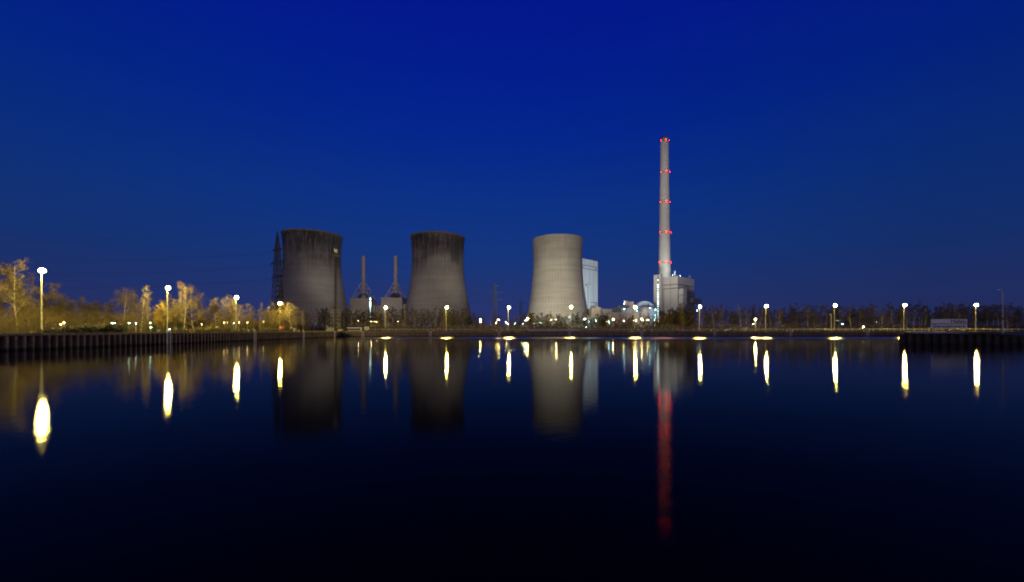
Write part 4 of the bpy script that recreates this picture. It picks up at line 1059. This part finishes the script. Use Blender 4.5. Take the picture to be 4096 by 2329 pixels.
def make_shrub(seed):
    R = random.Random(seed); t = thing('shrub', '', 'shrub', group='leafy shrubs on the tree lined quay')
    m = MB(); ends = []
    for k in range(26):
        a = R.uniform(0, 2*PI); q = Vector((math.cos(a), math.sin(a) * .8, R.uniform(.35, 1.0))) * R.uniform(.6, 1.15); q.z = max(.2, q.z)
        m.tube((0, 0, 0), q, .025, .008, 4); ends.append(q)
        for j in range(3):
            e = q + Vector((R.gauss(0, .22), R.gauss(0, .22), abs(R.gauss(0, .18)))); m.tube(q * .8, e, .01, .005, 3); ends.append(e)
    m.build('stem', M['bark'], t)
    m = MB()
    for k in range(1500):
        c = R.choice(ends) * R.uniform(.75, 1.05) + Vector((R.gauss(0, .12), R.gauss(0, .12), R.gauss(0, .09))); c.z = max(c.z, .03)
        u = Vector((R.gauss(0, 1), R.gauss(0, 1), R.gauss(0, .6))).normalized(); v = u.cross(Vector((R.gauss(0, 1), R.gauss(0, 1), R.gauss(0, 1)))).normalized(); s = R.uniform(.05, .10)
        m.face([c - u * s, c + v * s * .5, c + u * s, c - v * s * .5])
    m.build('foliage', M['shrub_leaf'], t); return t
sh = [make_shrub(s) for s in (1, 2, 3)]
spots = [(190, 6, .8), (215, 7, .75), (245, 8, .9), (275, 9, 1.0), (305, 8, 1.15), (335, 9, 1.2), (365, 8, 1.3), (395, 10, 1.45), (425, 9, 1.5), (455, 8, 1.45), (480, 9, 1.0), (725, 15, 1.1), (745, 14, .8), (790, 15, 1.2), (822, 15, 1.0), (850, 16, 1.2), (872, 15, 1.0), (905, 17, 1.2), (925, 16, .9), (985, 16, .9), (1015, 15, .9), (1065, 16, 1.3), (1090, 16, 1.2), (1108, 15, 1.0)]
for i, (px, off, s) in enumerate(spots):
    t = sh[i] if i < 3 else copy_tree(sh[i % 3]); Y = lq(px, off); t.location = (X(px, Y), Y, QUAY - .08); t.scale = (s * 1.25, s * 1.25, s); t.rotation_euler = (0, 0, i * 1.9)
    k = sum(1 for l in LAMPS if l[0] < px); j = sum(1 for q in spots[:i] if sum(1 for l in LAMPS if l[0] < q[0]) == k)
    t['label'] = f'{ORD[j+1]} leafy green shrub by the fence, counted from the {ORD[k]} tall quay lamp'

# ------------------------------------------------------------------ sky
GLOW = .95
def world():
    w = bpy.data.worlds.new('World'); SC.world = w; w.use_nodes = True; nt = w.node_tree; nt.nodes.clear()
    out = nt.nodes.new('ShaderNodeOutputWorld'); bg = nt.nodes.new('ShaderNodeBackground'); tc = nt.nodes.new('ShaderNodeTexCoord'); sp = nt.nodes.new('ShaderNodeSeparateXYZ'); rp = nt.nodes.new('ShaderNodeValToRGB')
    nt.links.new(tc.outputs['Generated'], sp.inputs[0]); nt.links.new(sp.outputs[2], rp.inputs[0])
    st = [(0, (.026, .031, .118)), (.06, (.018, .032, .140)), (.17, (.008, .034, .178)), (.30, (.004, .030, .215)), (.45, (.0012, .018, .245)), (.62, (.0008, .009, .250)), (1, (.0005, .004, .16))]
    e = rp.color_ramp.elements
    while len(e) < len(st): e.new(.5)
    for i, (p, c) in enumerate(st): e[i].position = p; e[i].color = (*c, 1)
    # sky falls off towards both sides; corner darkening put into the sky
    mr = nt.nodes.new('ShaderNodeMapRange'); mr.inputs[1].default_value = 0.; mr.inputs[2].default_value = .72; mr.inputs[3].default_value = 1.07; mr.inputs[4].default_value = .80
    dv = nt.nodes.new('ShaderNodeMath'); dv.operation = 'ADD'; dv.inputs[1].default_value = .12; nt.links.new(sp.outputs[0], dv.inputs[0]); sq = nt.nodes.new('ShaderNodeMath'); sq.operation = 'POWER'; sq.inputs[1].default_value = 2.; nt.links.new(dv.outputs[0], sq.inputs[0])
    nt.links.new(sq.outputs[0], mr.inputs[0]); nt.links.new(mr.outputs[0], bg.inputs[1])
    def mth(op, a, b, clamp=False):
        x = nt.nodes.new('ShaderNodeMath'); x.operation = op; x.use_clamp = clamp
        for i, v in enumerate((a, b)):
            if isinstance(v, (int, float)): x.inputs[i].default_value = v
            else: nt.links.new(v, x.inputs[i])
        return x.outputs[0]
    # sunset afterglow low in the sky opposite the power station
    az = mth('POWER', mth('MULTIPLY_ADD' if False else 'MULTIPLY', sp.outputs[1], -1., True), 1.3)
    el = mth('POWER', mth('SUBTRACT', 1., mth('ABSOLUTE', mth('MULTIPLY', sp.outputs[2], 1.6), 0), True), 2.)
    k = mth('MULTIPLY', mth('MULTIPLY', az, el), GLOW)
    ag = nt.nodes.new('ShaderNodeMixRGB'); ag.blend_type = 'ADD'; ag.inputs[2].default_value = (1, .84, .66, 1)
    nt.links.new(k, ag.inputs[0]); nt.links.new(rp.outputs[0], ag.inputs[1])
    ag.use_clamp = False
    nt.links.new(ag.outputs[0], bg.inputs[0]); nt.links.new(bg.outputs[0], out.inputs[0])
world()
HAZE = 0.0
def haze():
    m = MB(); m.box((-420, -25, -1.4), (560, 760, 300)); t = NT('haze'); v = t.n('VolumePrincipled')
    v.inputs['Color'].default_value = (.92, .93, 1, 1); v.inputs['Density'].default_value = HAZE; v.inputs['Anisotropy'].default_value = .93
    t.l(v.outputs[0], t.out.inputs['Volume']); t.m.cycles.volume_sampling = 'EQUIANGULAR'; t.m.cycles.homogeneous_volume = True; tag(m.build('haze', t.m), kind='stuff')
if HAZE: haze()

# ------------------------------------------------------------------ camera and render
cd = bpy.data.cameras.new('camera'); cam = bpy.data.objects.new('camera', cd); C.objects.link(cam)
cd.sensor_width = 36; cd.lens = F / 4096 * 36; cd.shift_y = (HORIZON - 1164.5) / 4096; cd.clip_end = 8000; cd.clip_start = .1
cam.location = (0, 0, EYE); cam.rotation_euler = (PI / 2, 0, 0); SC.camera = cam
SC.render.engine = 'CYCLES'
SC.cycles.use_denoising = True; SC.cycles.filter_width = 1.9; SC.cycles.max_bounces = 5; SC.cycles.diffuse_bounces = 2; SC.cycles.glossy_bounces = 3; SC.cycles.transparent_max_bounces = 4; SC.cycles.volume_bounces = 0
SC.cycles.sample_clamp_indirect = 4; SC.cycles.caustics_reflective = False
SC.view_settings.view_transform = 'Standard'; SC.view_settings.look = 'None'; SC.view_settings.exposure = 0; SC.view_settings.gamma = 1
